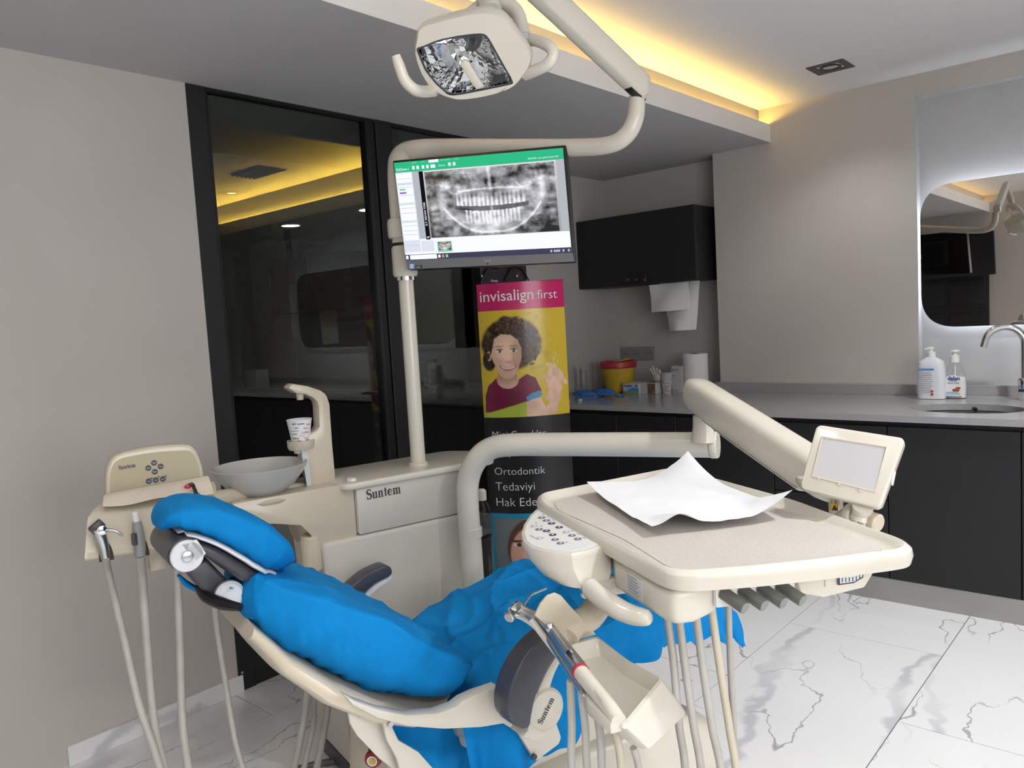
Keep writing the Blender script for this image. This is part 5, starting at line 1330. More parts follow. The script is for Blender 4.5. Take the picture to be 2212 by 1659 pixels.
# tray top: outline at height TZ
out_px = [(1163, 1074), (1170, 1064), (1346, 1030), (1438, 1012), (1467, 1011), (1500, 1021), (1716, 1079), (1870, 1136), (1950, 1164), (1965, 1177), (1952, 1187), (1787, 1209), (1621, 1226), (1496, 1235), (1455, 1233), (1425, 1223), (1317, 1165), (1169, 1087)]
rimo = fillet([at_z(x, y, TZ) for x, y in out_px], .035, 3)
tc_ = np.mean(rimo, 0)
def inset(k, z, ex=0.0):
    res = []
    for p in rimo:
        d = p - tc_; l = np.linalg.norm(d)
        res.append(tc_ + d * (1 - k / l) + V3((0, 0, z - TZ)))
    return res
rings = [inset(.055, TZ - .014), inset(.032, TZ - .0138), inset(.020, TZ - .009), inset(.012, TZ - .001), inset(.006, TZ + .001), inset(.0, TZ - .001), inset(-.006, TZ - .006), inset(-.008, TZ - .016), inset(-.004, TZ - .030), inset(.006, TZ - .034), inset(.05, TZ - .034)]
tr1 = obj('tray_top', loft(rings, cap=True), M['cream'], dt)
M['mat_texture'] = mat('ribbed_tray_mat', (0.62, 0.58, 0.53), .45, noise=.06, nscale=240, bump=.5, bscale=420)
obj('tray_mat', prism(inset(.042, TZ - .0136), (0, 0, .0012)), M['mat_texture'], tr1)
# body under the tray
def un(px, py, z): return at_z(px, py, z)
UBZ = TZ - .034
fr_ = [un(1425, 1262, UBZ), un(1345, 1215, UBZ), un(1240, 1150, UBZ), un(1420, 1090, UBZ), un(1620, 1110, UBZ), un(1720, 1160, UBZ), un(1740, 1200, UBZ), un(1600, 1245, UBZ), un(1470, 1270, UBZ)]
cA, cB = un(1425, 1252, UBZ), un(1336, 1205, UBZ)
nb = [un(x, y, UBZ) for x, y in ((1428, 1266), (1404, 1252), (1330, 1208), (1320, 1190), (1480, 1130), (1560, 1160), (1568, 1220), (1540, 1252), (1500, 1270), (1455, 1276))]
obj('control_body', prism([p + V3((0, 0, .0)) for p in nb], (0, 0, -.058), .012, 3, 30), M['cream'], dt)
# instruction sticker on the near-left side
sa_, sb_ = un(1330, 1208, UBZ), un(1404, 1252, UBZ)
sr_ = unit(sb_ - sa_); sn_ = unit(np.cross(sr_, (0, 0, 1)))
if np.dot(sn_, CAM - sa_) < 0: sn_ = -sn_
so_ = sa_ + sr_ * (np.linalg.norm(sb_ - sa_) * .30) + V3((0, 0, -.046))
ss = obj('instruction_sticker', prism([so_ + sn_ * .0012, so_ + sr_ * .058 + sn_ * .0012, so_ + sr_ * .058 + V3((0, 0, .036)) + sn_ * .0012, so_ + V3((0, 0, .036)) + sn_ * .0012], -sn_ * .002), M['white_grey'], dt)
for i in range(6):
    obj('printed_line', obox(so_ + sr_ * (.008 + .021 - .002 * (i % 3)) + V3((0, 0, .005 + i * .0053)) + sn_ * .0016, sr_, (0, 0, 1), sn_, .020 - .002 * (i % 3), .0009, .0003), M['ink_grey'], ss)
# front knob panel
ka, kb = un(1545, 1257, UBZ), un(1718, 1236, UBZ)
kd = unit(kb - ka); kn = unit(np.cross(kd, (0, 0, 1)))
if np.dot(kn, CAM - ka) < 0: kn = -kn
kl = np.linalg.norm(kb - ka)
obj('knob_panel', prism([ka + kn * .0, kb + kn * .0, kb - kn * .08, ka - kn * .08], (0, 0, -.044), .004), M['white_plastic'], dt)
for i in range(4):
    c = ka + kd * (kl * (.10 + .235 * i)) + V3((0, 0, -.020)) - kn * .002
    kx = unit(kn * .86 + kd * .42 + V3((0, 0, -.32)))
    ko = obj('control_knob', lathe([(.0105, 0), (.0105, .042), (.0098, .044)], c, kx, n=20), M['knob'], dt)
    obj('knob_face', lathe([(.0092, 0), (.0088, .0006)], c + kx * .044, kx, n=20), mat('pale_knob_face', (.23, .25, .23), .5), ko)
# gauge housing
ga, gb = un(1716, 1238, UBZ), un(1896, 1222, UBZ)
gd = unit(gb - ga); gn = unit(np.cross(gd, (0, 0, 1)))
if np.dot(gn, CAM - ga) < 0: gn = -gn
gl_ = np.linalg.norm(gb - ga)
obj('gauge_housing', prism([ga + V3((0, 0, 0)), gb, gb + V3((0, 0, -.012)) - gd * .006, gb - gd * .022 + V3((0, 0, -.036)), ga + gd * .05 + V3((0, 0, -.046)), ga + gd * .01 + V3((0, 0, -.036))], -gn * .10, .005, 2), M['cream'], dt)
gc = ga + gd * (gl_ * .66) + V3((0, 0, -.006)) + gn * .002
gw = gl_ * .155
gpts = [gc + gd * (gw * math.cos(t)) + V3((0, 0, -.020 * math.sin(t))) for t in np.linspace(0, math.pi, 14)]
gg = obj('pressure_gauge', prism([gc - gd * gw, gc - gd * gw + V3((0, 0, -.019)), gc + gd * gw * .2 + V3((0, 0, -.018)), gc + gd * gw * .95 + V3((0, 0, -.010)), gc + gd * gw], gn * .002), M['dark_grey'], dt)
obj('gauge_face', prism([gc - gd * gw * .88, gc - gd * gw * .88 + V3((0, 0, -.0165)), gc + gd * gw * .2 + V3((0, 0, -.0155)), gc + gd * gw * .85 + V3((0, 0, -.008)), gc + gd * gw * .88], gn * .0028), M['white_grey'], gg)
for i in range(6): obj('scale_mark', obox(gc + gd * (gw * (-.7 + .27 * i)) + V3((0, 0, -.011 + .0012 * max(0, i - 3))) + gn * .003, gd, (0, 0, 1), gn, .0007, .0035, .0003), M['ink'], gg)
obj('gauge_groove', obox(ga + gd * (gl_ * .36) + V3((0, 0, -.016)) + gn * .0005, gd, (0, 0, 1), gn, .001, .011, .0008), M['cream_aged'], dt)
# keypad wing on the left
KZ = TZ - .016
kp_px = [(1166, 1092), (1145, 1112), (1131, 1133), (1126, 1152), (1131, 1170), (1145, 1182), (1170, 1190), (1200, 1195), (1235, 1196), (1268, 1190), (1300, 1180), (1318, 1174), (1322, 1168), (1240, 1126)]
kp = [un(x, y, KZ) for x, y in kp_px]
kc = np.mean(kp, 0)
def kin(k, dz): return [kc + (p - kc) * k + V3((0, 0, dz)) for p in kp]
ksv = un(1345, 1225, KZ) - kc
obj('keypad_wing', loft([[p + ksv * .28 for p in kin(.60, -.060)], [p + ksv * .14 for p in kin(.82, -.048)], [p + ksv * .03 for p in kin(.96, -.028)], kin(1.0, -.012), kin(1.0, -.004), kin(.985, 0), kin(.94, .0006)]), M['cream'], dt)
kpp = obj('keypad_face', prism(kin(.91, .0008), (0, 0, .0008)), M['white_plastic'], dt)
def kz(cx, cy): return un(1110 + cx / 10.055, 1080 + cy / 10.057, KZ + .002)
btn = [((605, 385), 'button_grey'), ((710, 447), 'button_grey'), ((820, 510), 'button'), ((985, 595), 'button'), ((1140, 700), 'button_pale'), ((1265, 772), 'button_grey'), ((1390, 848), 'button_grey'), ((445, 572), 'button_pale'), ((548, 640), 'button_grey'), ((710, 672), 'button'), ((845, 757), 'button'), ((565, 835), 'button_pale'), ((895, 862), 'button_grey'), ((1015, 940), 'button_grey')]
for (cx, cy), m_ in btn:
    c = kz(cx, cy)
    r = np.linalg.norm(kz(cx + 85, cy) - kz(cx - 85, cy)) / 2 * .98
    b = obj('keypad_button', lathe([(r, 0), (r * .95, .0010)], c, n=20, sy=1.0), M[m_], kpp)
    a = c + V3((0, 0, .0012))
    dd = unit(kz(cx + 60, cy - 35) - c)
    obj('button_symbol', [tube([a - dd * r * .55, a + np.cross(dd, (0, 0, 1)) * r * .15, a + dd * r * .5], .0008, 5, 3)], M['white_plastic'], b)
for cx, cy in ((640, 320), (750, 375), (860, 435), (490, 500), (600, 565), (770, 712), (1272, 672), (1400, 742), (1530, 820), (1155, 915)):
    obj('indicator', lathe([(.0022, 0), (.002, .0006)], kz(cx, cy), n=10, sx=1.6), M['button_pale'], kpp)
obj('maker_lettering', lay_text(text_geo('Suntem', .01), kz(340, 770), kz(480, 800) - kz(340, 720), np.cross((0, 0, 1), kz(480, 800) - kz(340, 720)), width=.022, lift=.0004), M['ink_grey'], kpp)
# handle on the near-left corner
hd_ = [at(1352, 1258, 1.46), at(1318, 1266, 1.42), at(1288, 1278, 1.38)]
obj('handle_stub', tube(hd_, [.020, .017, .017], 18, 5), M['cream'], dt)
obj('handle_grip', tube([at(1276, 1270, 1.37), at(1300, 1290, 1.34), at(1330, 1312, 1.31), at(1362, 1327, 1.29), at(1388, 1333, 1.275), at(1402, 1334, 1.27), at(1408, 1334, 1.268)], [.018, .0185, .018, .0165, .0145, .012, .006], 18, 6), M['cream'], dt)
cp_ = at(1266, 1278, 1.375)
obj('handle_cap', lathe([(.011, 0), (.0125, .003), (.0105, .007), (.006, .0085)], cp_, unit(at(1250, 1276, 1.37) - at(1290, 1276, 1.39)), n=20), M['chrome'], dt)
# small display on a bent bracket
dz_ = [at(1763, 916, 1.52), at(1726, 1055, 1.50), at(1900, 1098, 1.42), at(1957, 945, 1.44)]
dcx = np.mean(dz_, 0)
dr_ = unit((dz_[3] - dz_[0]) + (dz_[2] - dz_[1])); du_ = unit((dz_[0] - dz_[1]) + (dz_[3] - dz_[2])); dn_ = unit(np.cross(dr_, du_)); du_ = np.cross(dn_, dr_)
def dp(x, y): return at_plane(x, y, dcx, dn_)
dcor = [dp(1764, 916), dp(1727, 1055), dp(1902, 1098), dp(1957, 946)]
ds = obj('display_case', prism(fillet(dcor, .012, 4), -dn_ * .034, .005, 2), M['cream'], dt)
obj('film_viewer', prism([dp(*p) + dn_ * .0005 for p in ((1776, 944), (1754, 1029), (1890, 1063), (1914, 966))], -dn_ * .002), mat('film_viewer_acrylic', (.50, .49, .50), .3), ds)
obj('viewer_bezel', tube([dp(*p) + dn_ * .0002 for p in ((1776, 944), (1754, 1029), (1890, 1063), (1914, 966), (1776, 944))], .0018, 6), M['cream_aged'], ds)
for x, y in ((1769, 1034), (1813, 1047), (1858, 1060)): obj('viewer_stop', lathe([(.003, 0), (.0025, .003)], dp(x, y), dn_, n=10), M['cream_aged'], ds)
rs_ = dcor[3] * .45 + dcor[2] * .55
obj('rocker_switch', obox(rs_ + dr_ * .0015 - dn_ * .014, dr_, du_, dn_, .002, .013, .006, .001), M['white_plastic'], ds)
obj('display_neck', tube([dp(1862, 1086) - dn_ * .02, at(1862, 1108, 1.47), at(1858, 1128, 1.47)], [.019, .018, .017], 14, 4), M['cream'], dt)
for i, x in enumerate((1830, 1848, 1866, 1884)):
    c = at(x, 1105 + i * 7, 1.50 - .012 * i)
    obj('joint_disc', lathe([(.016, 0), (.018, .003), (.018, .012), (.015, .015)], c, unit(at(1890, 1128, 1.45) - at(1830, 1105, 1.50)), n=24), M['cream_aged'] if i % 2 else M['cream'], dt)
obj('joint_bracket', tube([at(1835, 1108, 1.5), at(1800, 1130, 1.56)], .014, 12), M['cream'], dt)
# tissue sheet lying on the tray
def tissue():
    c = [(1262, 1036), (1500, 1000), (1716, 1082), (1398, 1144)]
    za = [TZ + .014, TZ + .032, TZ + .028, TZ + .004]
    P00, P10, P11, P01 = at_z(1268, 1058, TZ + .002), at_z(1488, 1020, TZ + .002), at_z(1714, 1108, TZ + .002), at_z(1408, 1146, TZ + .002)
    n = 40; rows = []
    for j in range(n + 1):
        t = j / n; row = []
        for i in range(n + 1):
            s = i / n
            p = (P00 * (1 - s) + P10 * s) * (1 - t) + (P01 * (1 - s) + P11 * s) * t
            d00, d10, d11, d01 = [max(0, 1 - math.hypot(s - a, t - b) / r) for a, b, r in ((0, 0, .45), (1, 0, .42), (1, 1, .30), (0, 1, .3))]
            z = .016 * d00 ** 1.5 + .050 * d10 ** 1.6 + .042 * d11 ** 1.3 + .004 * d01
            z += .020 * max(0, 1 - abs(t - 1) / .22) * math.exp(-((s - .20) / .11) ** 2)
            z += .003 * (1 + mnoise.noise(Vector((s * 3, t * 3, 0)))) + .0012 * mnoise.noise(Vector((s * 14, t * 14, 2)))
            row.append(p + V3((0, 0, z)))
        rows.append(row)
    top = loft(rows, cap=False, closed=False)
    return top
ts_ = obj('paper_napkin', tissue(), M['paper'])
tag(ts_, 'white paper napkin with curled corners lying on the tray', 'napkin')

# ================================================================== instrument holder with handpieces
HZ = .80
ih = thing('instrument_holder', 'cream trough-shaped instrument holder in front of the near armrest', 'instrument holder', at_z(1340, 1470, HZ - .08))
A_, B_, C_, D_, E_, F_ = [at_z(x, y, HZ) for x, y in ((1223, 1388), (1288, 1371), (1357, 1425), (1438, 1468), (1353, 1573), (1318, 1550))]
ho = [A_, B_, C_, D_, E_, F_]
hc_ = np.mean(ho, 0)
def hin(k, dz): return [hc_ + (p - hc_) * k + V3((0, 0, dz)) for p in ho]
ho_f = fillet(ho, .012, 3); 
def hinf(k, dz): return [hc_ + (p - hc_) * k + V3((0, 0, dz)) for p in ho_f]
lo_px = ((1238, 1428), (1302, 1408), (1374, 1464), (1486, 1538), (1396, 1623), (1340, 1592))
low = fillet([at_z(x, y, HZ - .062) for x, y in lo_px], .016, 3)
mid_ = [p * .35 + q_ * .65 for p, q_ in zip(ho_f, low)]
lc_ = np.mean(low, 0)
obj('trough', loft([hinf(.62, -.030), hinf(.80, -.026), hinf(.87, -.004), hinf(.90, .001), hinf(.97, 0), hinf(1.0, -.004), mid_, low, [lc_ + (p - lc_) * .94 + V3((0, 0, -.006)) for p in low]]), M['cream'], ih)
bp_ = [(1156, 1330), (1168, 1305), (1183, 1287), (1200, 1281), (1213, 1287), (1234, 1311), (1289, 1371), (1226, 1390)]
pn = unit(np.cross(B_ - A_, (0, 0, 1)))
def bpp(x, y): return at_plane(x, y, (A_ + B_) / 2, unit(pn + V3((0, 0, -.35))))
obj('back_plate', prism([bpp(*p) for p in bp_], pn * (-.006 if np.dot(pn, CAM - A_) > 0 else .006), .002), M['cream_aged'], ih)
obj('handpiece_rest', prism([at_z(x, y, HZ + .006) for x, y in ((1262, 1495), (1330, 1535), (1345, 1552), (1318, 1560), (1270, 1520))], (0, 0, -.02), .004), M['cream'], ih)
obj('support_arm', tube([at(1300, 1285, 1.52), at(1290, 1310, 1.50), at(1270, 1335, 1.47), at(1240, 1352, 1.44), at(1225, 1375, 1.42)], [.026, .026, .026, .024, .022], 16, 6), M['cream_aged'], ih)
obj('tab', prism([at_z(x, y, HZ - .01) for x, y in ((1160, 1340), (1225, 1390), (1210, 1400), (1170, 1372))], (0, 0, -.006), .002), M['white_grey'], ih)
obj('side_rail', tube([at(1148, 1340, 1.42), at(1225, 1440, 1.36), at(1300, 1535, 1.29), at(1352, 1590, 1.25)], .006, 8, 4), M['cream'], ih)

def hz(x, y, d): return at_z(x, y, HZ + d)
def handpiece(name, lab, pts, rad, mats, names):
    t = thing(name, lab, 'handpiece', hz(*pts[0][0]), 'handpieces in the holder')
    for p, r, m_, nm in zip(pts, rad, mats, names):
        obj(nm, tube([hz(*q) for q in p], r, 18, 6), M[m_], t)
    return t
hp1 = handpiece('contra_angle_handpiece', 'long cream and steel handpiece with red ring lying on top of the holder',
    [[(1336, 1556, .006), (1318, 1530, .012), (1285, 1490, .016), (1252, 1449, .022)], [(1254, 1451, .022), (1240, 1430, .025), (1222, 1404, .030), (1204, 1378, .036), (1186, 1354, .042), (1166, 1334, .048)], [(1168, 1336, .048), (1142, 1322, .052), (1120, 1312, .056)]],
    [[.0115, .012, .0128, .0132], [.0142, .0135, .0118, .0100, .0085, .0080], [.0080, .0074, .0078]], ['cream', 'steel', 'steel'], ['handle', 'metal_body', 'neck'])
obj('red_ring', tube([hz(1256, 1454, .022), hz(1253, 1450, .022)], .0145, 18), M['red'], hp1)
obj('handle_print', lay_text(text_geo('FX65m', .0), hz(1298, 1520, .030), hz(1270, 1478, .034) - hz(1298, 1520, .030), UPV, width=.03), M['ink_grey'], hp1)
obj('head', lathe([(.009, -.014), (.0115, -.010), (.0115, .010), (.009, .014), (.004, .016)], hz(1114, 1316, .056), unit(hz(1100, 1332, .05) - hz(1126, 1302, .06)), n=22), M['chrome'], hp1)
obj('head_cap', lathe([(.007, 0), (.0105, .003), (.0105, .009), (.008, .011)], hz(1104, 1328, .052), unit(hz(1100, 1332, .05) - hz(1126, 1302, .06)), n=22), M['steel'], hp1)
hp2 = handpiece('air_motor', 'steel motor handpiece with ball joint resting across the other handpieces',
    [[(1229, 1411, .045), (1214, 1390, .048), (1200, 1370, .052), (1188, 1356, .056)]], [[.0062, .0060, .0058, .0064]], ['steel'], ['metal_body'])
obj('end_hole', lathe([(.0042, 0), (.0042, .002)], hz(1230, 1412.5, .045), unit(hz(1230, 1412, .045) - hz(1214, 1390, .048)), n=16), M['black'], hp2)
obj('ball_joint', xform(ball((0, 0, 0), .0088, 16, 10), lambda v: hz(1187, 1355, .058) + v), M['steel'], hp2)
hp3 = handpiece('syringe_handpiece', 'thin steel three-way syringe with bent needle tip behind the handpieces',
    [[(1262, 1495, .004), (1232, 1450, .008), (1200, 1400, .016), (1172, 1360, .026), (1150, 1338, .032)], [(1130, 1310, .045), (1139, 1297, .048), (1150, 1284, .050), (1163, 1278, .050), (1180, 1271, .050)]],
    [[.0072, .0075, .0072, .0068, .0065], [.0026, .0024, .0022, .0020, .0020]], ['steel', 'chrome'], ['metal_body', 'needle'])
obj('coupler', tube([hz(1150, 1338, .032), hz(1130, 1310, .045)], [.0065, .0035], 12), M['steel'], hp3)
hp4 = handpiece('scaler_handpiece', 'slim cream scaler handpiece lowest on the left rim of the holder',
    [[(1312, 1552, -.006), (1276, 1504, -.004), (1240, 1456, 0), (1206, 1410, .006), (1178, 1376, .012)], [(1180, 1378, .012), (1160, 1354, .020), (1132, 1334, .030), (1108, 1326, .036)]],
    [[.0074, .0078, .0078, .0076, .0072], [.0074, .0070, .0066, .0060]], ['white_plastic', 'white_plastic'], ['handle', 'nose'])
for x, y, d in ((1216, 1424, .005), (1222, 1432, .004), (1262, 1486, -.003), (1268, 1494, -.003)):
    obj('steel_band', tube([hz(x, y, d), hz(x + 3, y + 4, d)], .0086, 14), M['steel'], hp4)

# hoses: each loops from the table down and up into the holder
hs = [((1441, 1325, 1.35), (1455, 1430, 1.36), (1466, 1560, 1.37), (1480, 1680, 1.37), (1232, 1470, 1.33), (1235, 1560, 1.34), (1238, 1690, 1.36)),
      ((1466, 1325, 1.34), (1480, 1440, 1.35), (1497, 1560, 1.36), (1515, 1690, 1.36), (1255, 1490, 1.32), (1264, 1570, 1.33), (1272, 1690, 1.35)),
      ((1503, 1322, 1.33), (1518, 1440, 1.34), (1538, 1570, 1.35), (1558, 1690, 1.36), (1288, 1530, 1.30), (1298, 1600, 1.31), (1305, 1700, 1.33)),
      ((1537, 1312, 1.34), (1555, 1440, 1.35), (1575, 1570, 1.36), (1590, 1690, 1.37), (1325, 1570, 1.27), (1338, 1620, 1.28), (1348, 1700, 1.30)),
      ((1573, 1300, 1.42), (1578, 1440, 1.43), (1585, 1570, 1.43), (1588, 1690, 1.43), (1368, 1615, 1.27), (1378, 1650, 1.28), (1384, 1710, 1.29))]
place_ = ['leftmost', 'second from the left', 'middle', 'second from the right', 'rightmost']
for i, h in enumerate(hs):
    pts = [at(*q) for q in h]
    lowA, lowB = pts[3], pts[6]
    mid = (lowA + lowB) / 2 + V3((0, 0, -.20))
    path = [pts[0] + V3((0, 0, .03)), pts[0], pts[1], pts[2], pts[3], lowA * .75 + mid * .25 + V3((0, 0, -.10)), mid, lowB * .75 + mid * .25 + V3((0, 0, -.10)), pts[6], pts[5], pts[4]]
    o = obj('handpiece_hose', tube(path, .0070 if i < 4 else .0060, 12, 7), M['hose_cream'] if i == 3 else M['hose'])
    tag(o, 'grey looping hose under the tray, ' + place_[i] + ' of the five', 'hose', 'handpiece hoses under the tray')
# ================================================================== assistant's panel on the left
AC = float(np.dot(at(330, 1060, 1.98) - CH_O, CH_X))
def ap_(px, py, c=AC): return at_side(px, py, c)
asn = thing('assistant_panel', 'cream assistant control head with hose holders beside the headrest', 'control panel', ap_(320, 1190))
hp_out = [(230, 1078), (229, 1040), (233, 1008), (250, 984), (290, 972), (340, 964), (398, 960), (418, 966), (430, 984), (438, 1008), (444, 1050)]
obj('control_head', prism(smooth_path([ap_(*p) for p in hp_out], 2), -CH_X * .045, .008, 3, 45), M['cream_aged'], asn)
fo = [(238, 1070), (237, 1040), (241, 1012), (256, 993), (295, 983), (345, 976), (398, 973), (412, 976), (423, 990), (430, 1012), (434, 1045)]
fp = obj('control_face', prism(smooth_path([ap_(x, y, AC + .001) for x, y in fo], 2), -CH_X * .002), M['olive'], asn)
w0_ = ap_(256, 1015, AC + .0014)
obj('lettering', lay_text(serif_word('Suntem'), ap_(256.5, 1015, AC + .0014), ap_(293, 1009) - ap_(256.5, 1015), (0, 0, 1), width=np.linalg.norm(ap_(293, 1009) - ap_(256.5, 1015)), height=.0105), M['ink'], fp)
for x, y in ((333, 1000), (320.5, 1011), (347, 1007.5), (334.5, 1019), (321.5, 1039.5), (336.5, 1037), (352, 1034.5)):
    c = ap_(x, y, AC + .0012)
    b = obj('panel_button', lathe([(.0072, 0), (.0068, .0012)], c, CH_X, n=20), M['button'], fp)
    obj('button_symbol', tube([c + CH_X * .0016 + CH_Y * -.004 + V3((0, 0, .0015)), c + CH_X * .0016 + V3((0, 0, -.001)), c + CH_X * .0016 + CH_Y * .004 + V3((0, 0, .001))], .0006, 5, 3), M['white_grey'], b)
for x, y in ((328, 1032.5), (343, 1030), (358, 1028)): obj('indicator', lathe([(.0022, 0), (.002, .001)], ap_(x, y, AC + .0012), CH_X, n=12), M['button'], fp)
# holder ledge: slopes towards the viewer
AF = AC + .10
top_b = [ap_(x, y, AC - .01) for x, y in ((228, 1074), (463, 1046))]
led_o = [ap_(228, 1078, AC - .01), ap_(466, 1044, AC - .01), ap_(470, 1075, AC + .05), ap_(440, 1150, AF), ap_(357, 1189, AF), ap_(183, 1212, AF), ap_(186, 1130, AF), ap_(198, 1110, AC + .06)]
pl0, pl1, pl2 = ap_(198, 1108, AC + .055), ap_(183, 1205, AF), ap_(360, 1180, AF)
obj('holder_ledge', loft([[ap_(x, y, c) for x, y, c in row] for row in (
    ((230, 1070, AC - .02), (320, 1060, AC - .02), (400, 1050, AC - .02), (462, 1040, AC - .02)),
    ((224, 1082, AC + .01), (320, 1070, AC + .01), (400, 1060, AC + .01), (466, 1050, AC + .01)),
    ((200, 1104, AC + .05), (300, 1094, AC + .05), (390, 1084, AC + .05), (468, 1074, AC + .05)),
    ((190, 1118, AC + .065), (300, 1106, AC + .065), (390, 1096, AC + .065), (466, 1086, AC + .065)),
    ((187, 1140, AC + .072), (300, 1126, AC + .072), (390, 1114, AC + .072), (460, 1106, AC + .072)),
    ((184, 1190, AC + .088), (300, 1172, AC + .088), (390, 1158, AC + .088), (450, 1148, AC + .088)),
    ((183, 1206, AC + .092), (300, 1188, AC + .092), (385, 1176, AC + .092), (445, 1168, AC + .092)),
    ((184, 1212, AC + .086), (300, 1194, AC + .086), (385, 1182, AC + .086), (445, 1174, AC + .086)),
    ((190, 1200, AC + .03), (300, 1186, AC + .03), (385, 1174, AC + .03), (445, 1166, AC + .03)),
    ((232, 1085, AC - .02), (320, 1075, AC - .02), (400, 1065, AC - .02), (462, 1055, AC - .02)))], cap=False, closed=False), M['cream_aged'], asn, angle=60)
obj('ledge_end', prism([ap_(x, y, c) for x, y, c in ((230, 1070, AC - .02), (224, 1082, AC + .01), (200, 1104, AC + .05), (190, 1118, AC + .065), (187, 1140, AC + .072), (184, 1190, AC + .088), (183, 1206, AC + .092), (190, 1200, AC + .03), (232, 1085, AC - .02))], CH_Y * .004), M['cream_aged'], asn)
for x, y in ((229, 1200), (306, 1190), (378, 1172)):
    c = ap_(x, y, AC + .088)
    obj('hose_slot', loft([[c + CH_X * .004 + CH_Y * (.016 * math.cos(t) * s) + V3((0, 0, -.012 + .048 * max(0, math.sin(t)) * s)) for t in np.linspace(0, 2 * math.pi, 18, endpoint=False)] for s in (1.0, .96)]), M['ink_brown'], asn)
obj('link_bar', obox(ap_(338, 1203, AC + .02), CH_Y, CH_X, (0, 0, 1), .02, .02, .03, .004), M['cream_aged'], asn)
obj('carrier_arm', tube([ap_(400, 1090, AC - .04), ch(UF - .10, -.30, .93), ch(UF - .12, -.10, .90)], .022, 14, 5), M['cream_aged'], asn)
# towel laid over the ledge
rows = []
for t in np.linspace(0, 1, 9):
    r = []
    for s in np.linspace(0, 1, 24):
        xa, ya = 228 + (450 - 228) * s, 1072 - 37 * s
        px = xa * (1 - t) + (222 + (462 - 222) * s) * t
        py = (1070 - 39 * s) * (1 - t) + (1098 - 30 * s) * t
        c = AC + .012 + .055 * t
        p = ap_(px, py, c) + V3((0, 0, .004 + .004 * math.sin(s * 9 + t * 3) * t + .006 * math.sin(math.pi * t)))
        r.append(p)
    rows.append(r)
tw = obj('paper_towel', loft(rows, cap=False, closed=False), M['towel_aged'])
tag(tw, 'cream paper towel folded along the assistant control head', 'paper towel')

# instruments parked in the holder, with hoses to the floor
def hang(name, lab, cat, body, hose, hr_m='hose', hr_r=.0085):
    t = thing(name, lab, cat, ap_(*body[0][:2], AF + .01), 'assistant instruments')
    return t
# air-water syringe
c0 = ap_(219, 1145, AF + .012)
sy = thing('air_water_syringe', 'steel air and water syringe in the leftmost holder slot', 'syringe', ap_(228, 1195, AF + .01))
obj('grip', tube([ap_(228, 1205, AF + .012), ap_(223, 1180, AF + .012), ap_(216, 1158, AF + .014), ap_(208, 1142, AF + .016)], [.010, .012, .014, .013], 14, 5), M['steel'], sy)
obj('valve_block', obox(ap_(209, 1138, AF + .016), CH_Y * .8 + V3((0, 0, .6)), CH_X, -CH_Y * .6 + V3((0, 0, .8)), .016, .010, .010, .003), M['dark_grey'], sy)
obj('valve_button', lathe([(.011, 0), (.011, .006), (.006, .008)], ap_(220, 1145, AF + .026), CH_X, n=18), M['chrome'], sy)
obj('nozzle', tube([ap_(222, 1145, AF + .028), ap_(238, 1145, AF + .034), ap_(252, 1148, AF + .038), ap_(265, 1157, AF + .04)], [.004, .0038, .0034, .003], 10, 5), M['steel'], sy)
obj('supply_hose', tube([ap_(228, 1205, AF + .012), at(236, 1245, 1.92), at(268, 1380, 1.86), at(300, 1520, 1.80), at(330, 1610, 1.76), at(352, 1680, 1.72)], .0085, 12, 8), M['hose'], sy)
su = thing('suction_handle', 'grey suction handle with white tip in the middle holder slot', 'suction handle', ap_(305, 1190, AF + .01))
obj('white_tip', tube([ap_(295, 1128, AF + .014), ap_(292, 1112, AF + .014), ap_(290.5, 1105, AF + .014)], [.0082, .0078, .0074], 14), M['white_plastic'], su)
obj('grip', tube([ap_(303, 1200, AF + .012), ap_(302, 1180, AF + .012), ap_(299, 1158, AF + .012), ap_(297, 1140, AF + .013), ap_(295, 1126, AF + .014)], [.012, .013, .0135, .012, .0095], 16, 5), mat('grey_handle_plastic', (.30, .30, .31), .35), su)
obj('slide_valve', obox(ap_(290, 1165, AF + .022), CH_X, CH_Y, (0, 0, 1), .006, .006, .014, .002), M['dark_grey'], su)
obj('supply_hose', tube([ap_(303, 1200, AF + .012), at(308, 1260, 1.94), at(318, 1400, 1.90), at(330, 1540, 1.84), at(345, 1620, 1.80), at(362, 1690, 1.76)], [.0115, .0105, .0095, .0095, .0095], 12, 8), M['hose'], su)
s3 = thing('saliva_ejector', 'grey saliva ejector handle half hidden behind the headrest', 'suction handle', ap_(372, 1180, AF + .01))
obj('grip', tube([ap_(380, 1196, AF + .012), ap_(376, 1175, AF + .012), ap_(370, 1152, AF + .012), ap_(366, 1135, AF + .012)], [.012, .013, .012, .009], 14, 5), M['hose'], s3)
obj('supply_hose', tube([ap_(380, 1196, AF + .012), at(384, 1270, 1.95), at(389, 1400, 1.92), at(392, 1520, 1.88), at(398, 1600, 1.85), at(412, 1690, 1.80)], .0095, 12, 8), M['hose'], s3)
cl = thing('curing_light', 'white curing light with black tip and red shield behind the headrest', 'curing light', ap_(428, 1080, AC + .07))
obj('body', tube([ap_(434, 1110, AC + .07), ap_(428, 1076, AC + .07)], [.012, .011], 14), M['white_grey'], cl)
obj('steel_collar', tube([ap_(428, 1078, AC + .07), ap_(424.5, 1066, AC + .07)], .0075, 14), M['steel'], cl)
obj('light_guide', tube([ap_(425, 1068, AC + .07), ap_(420, 1056, AC + .07), ap_(415, 1046, AC + .07), ap_(406, 1049, AC + .07)], [.0045, .0045, .0045, .004], 10, 5), M['black'], cl)
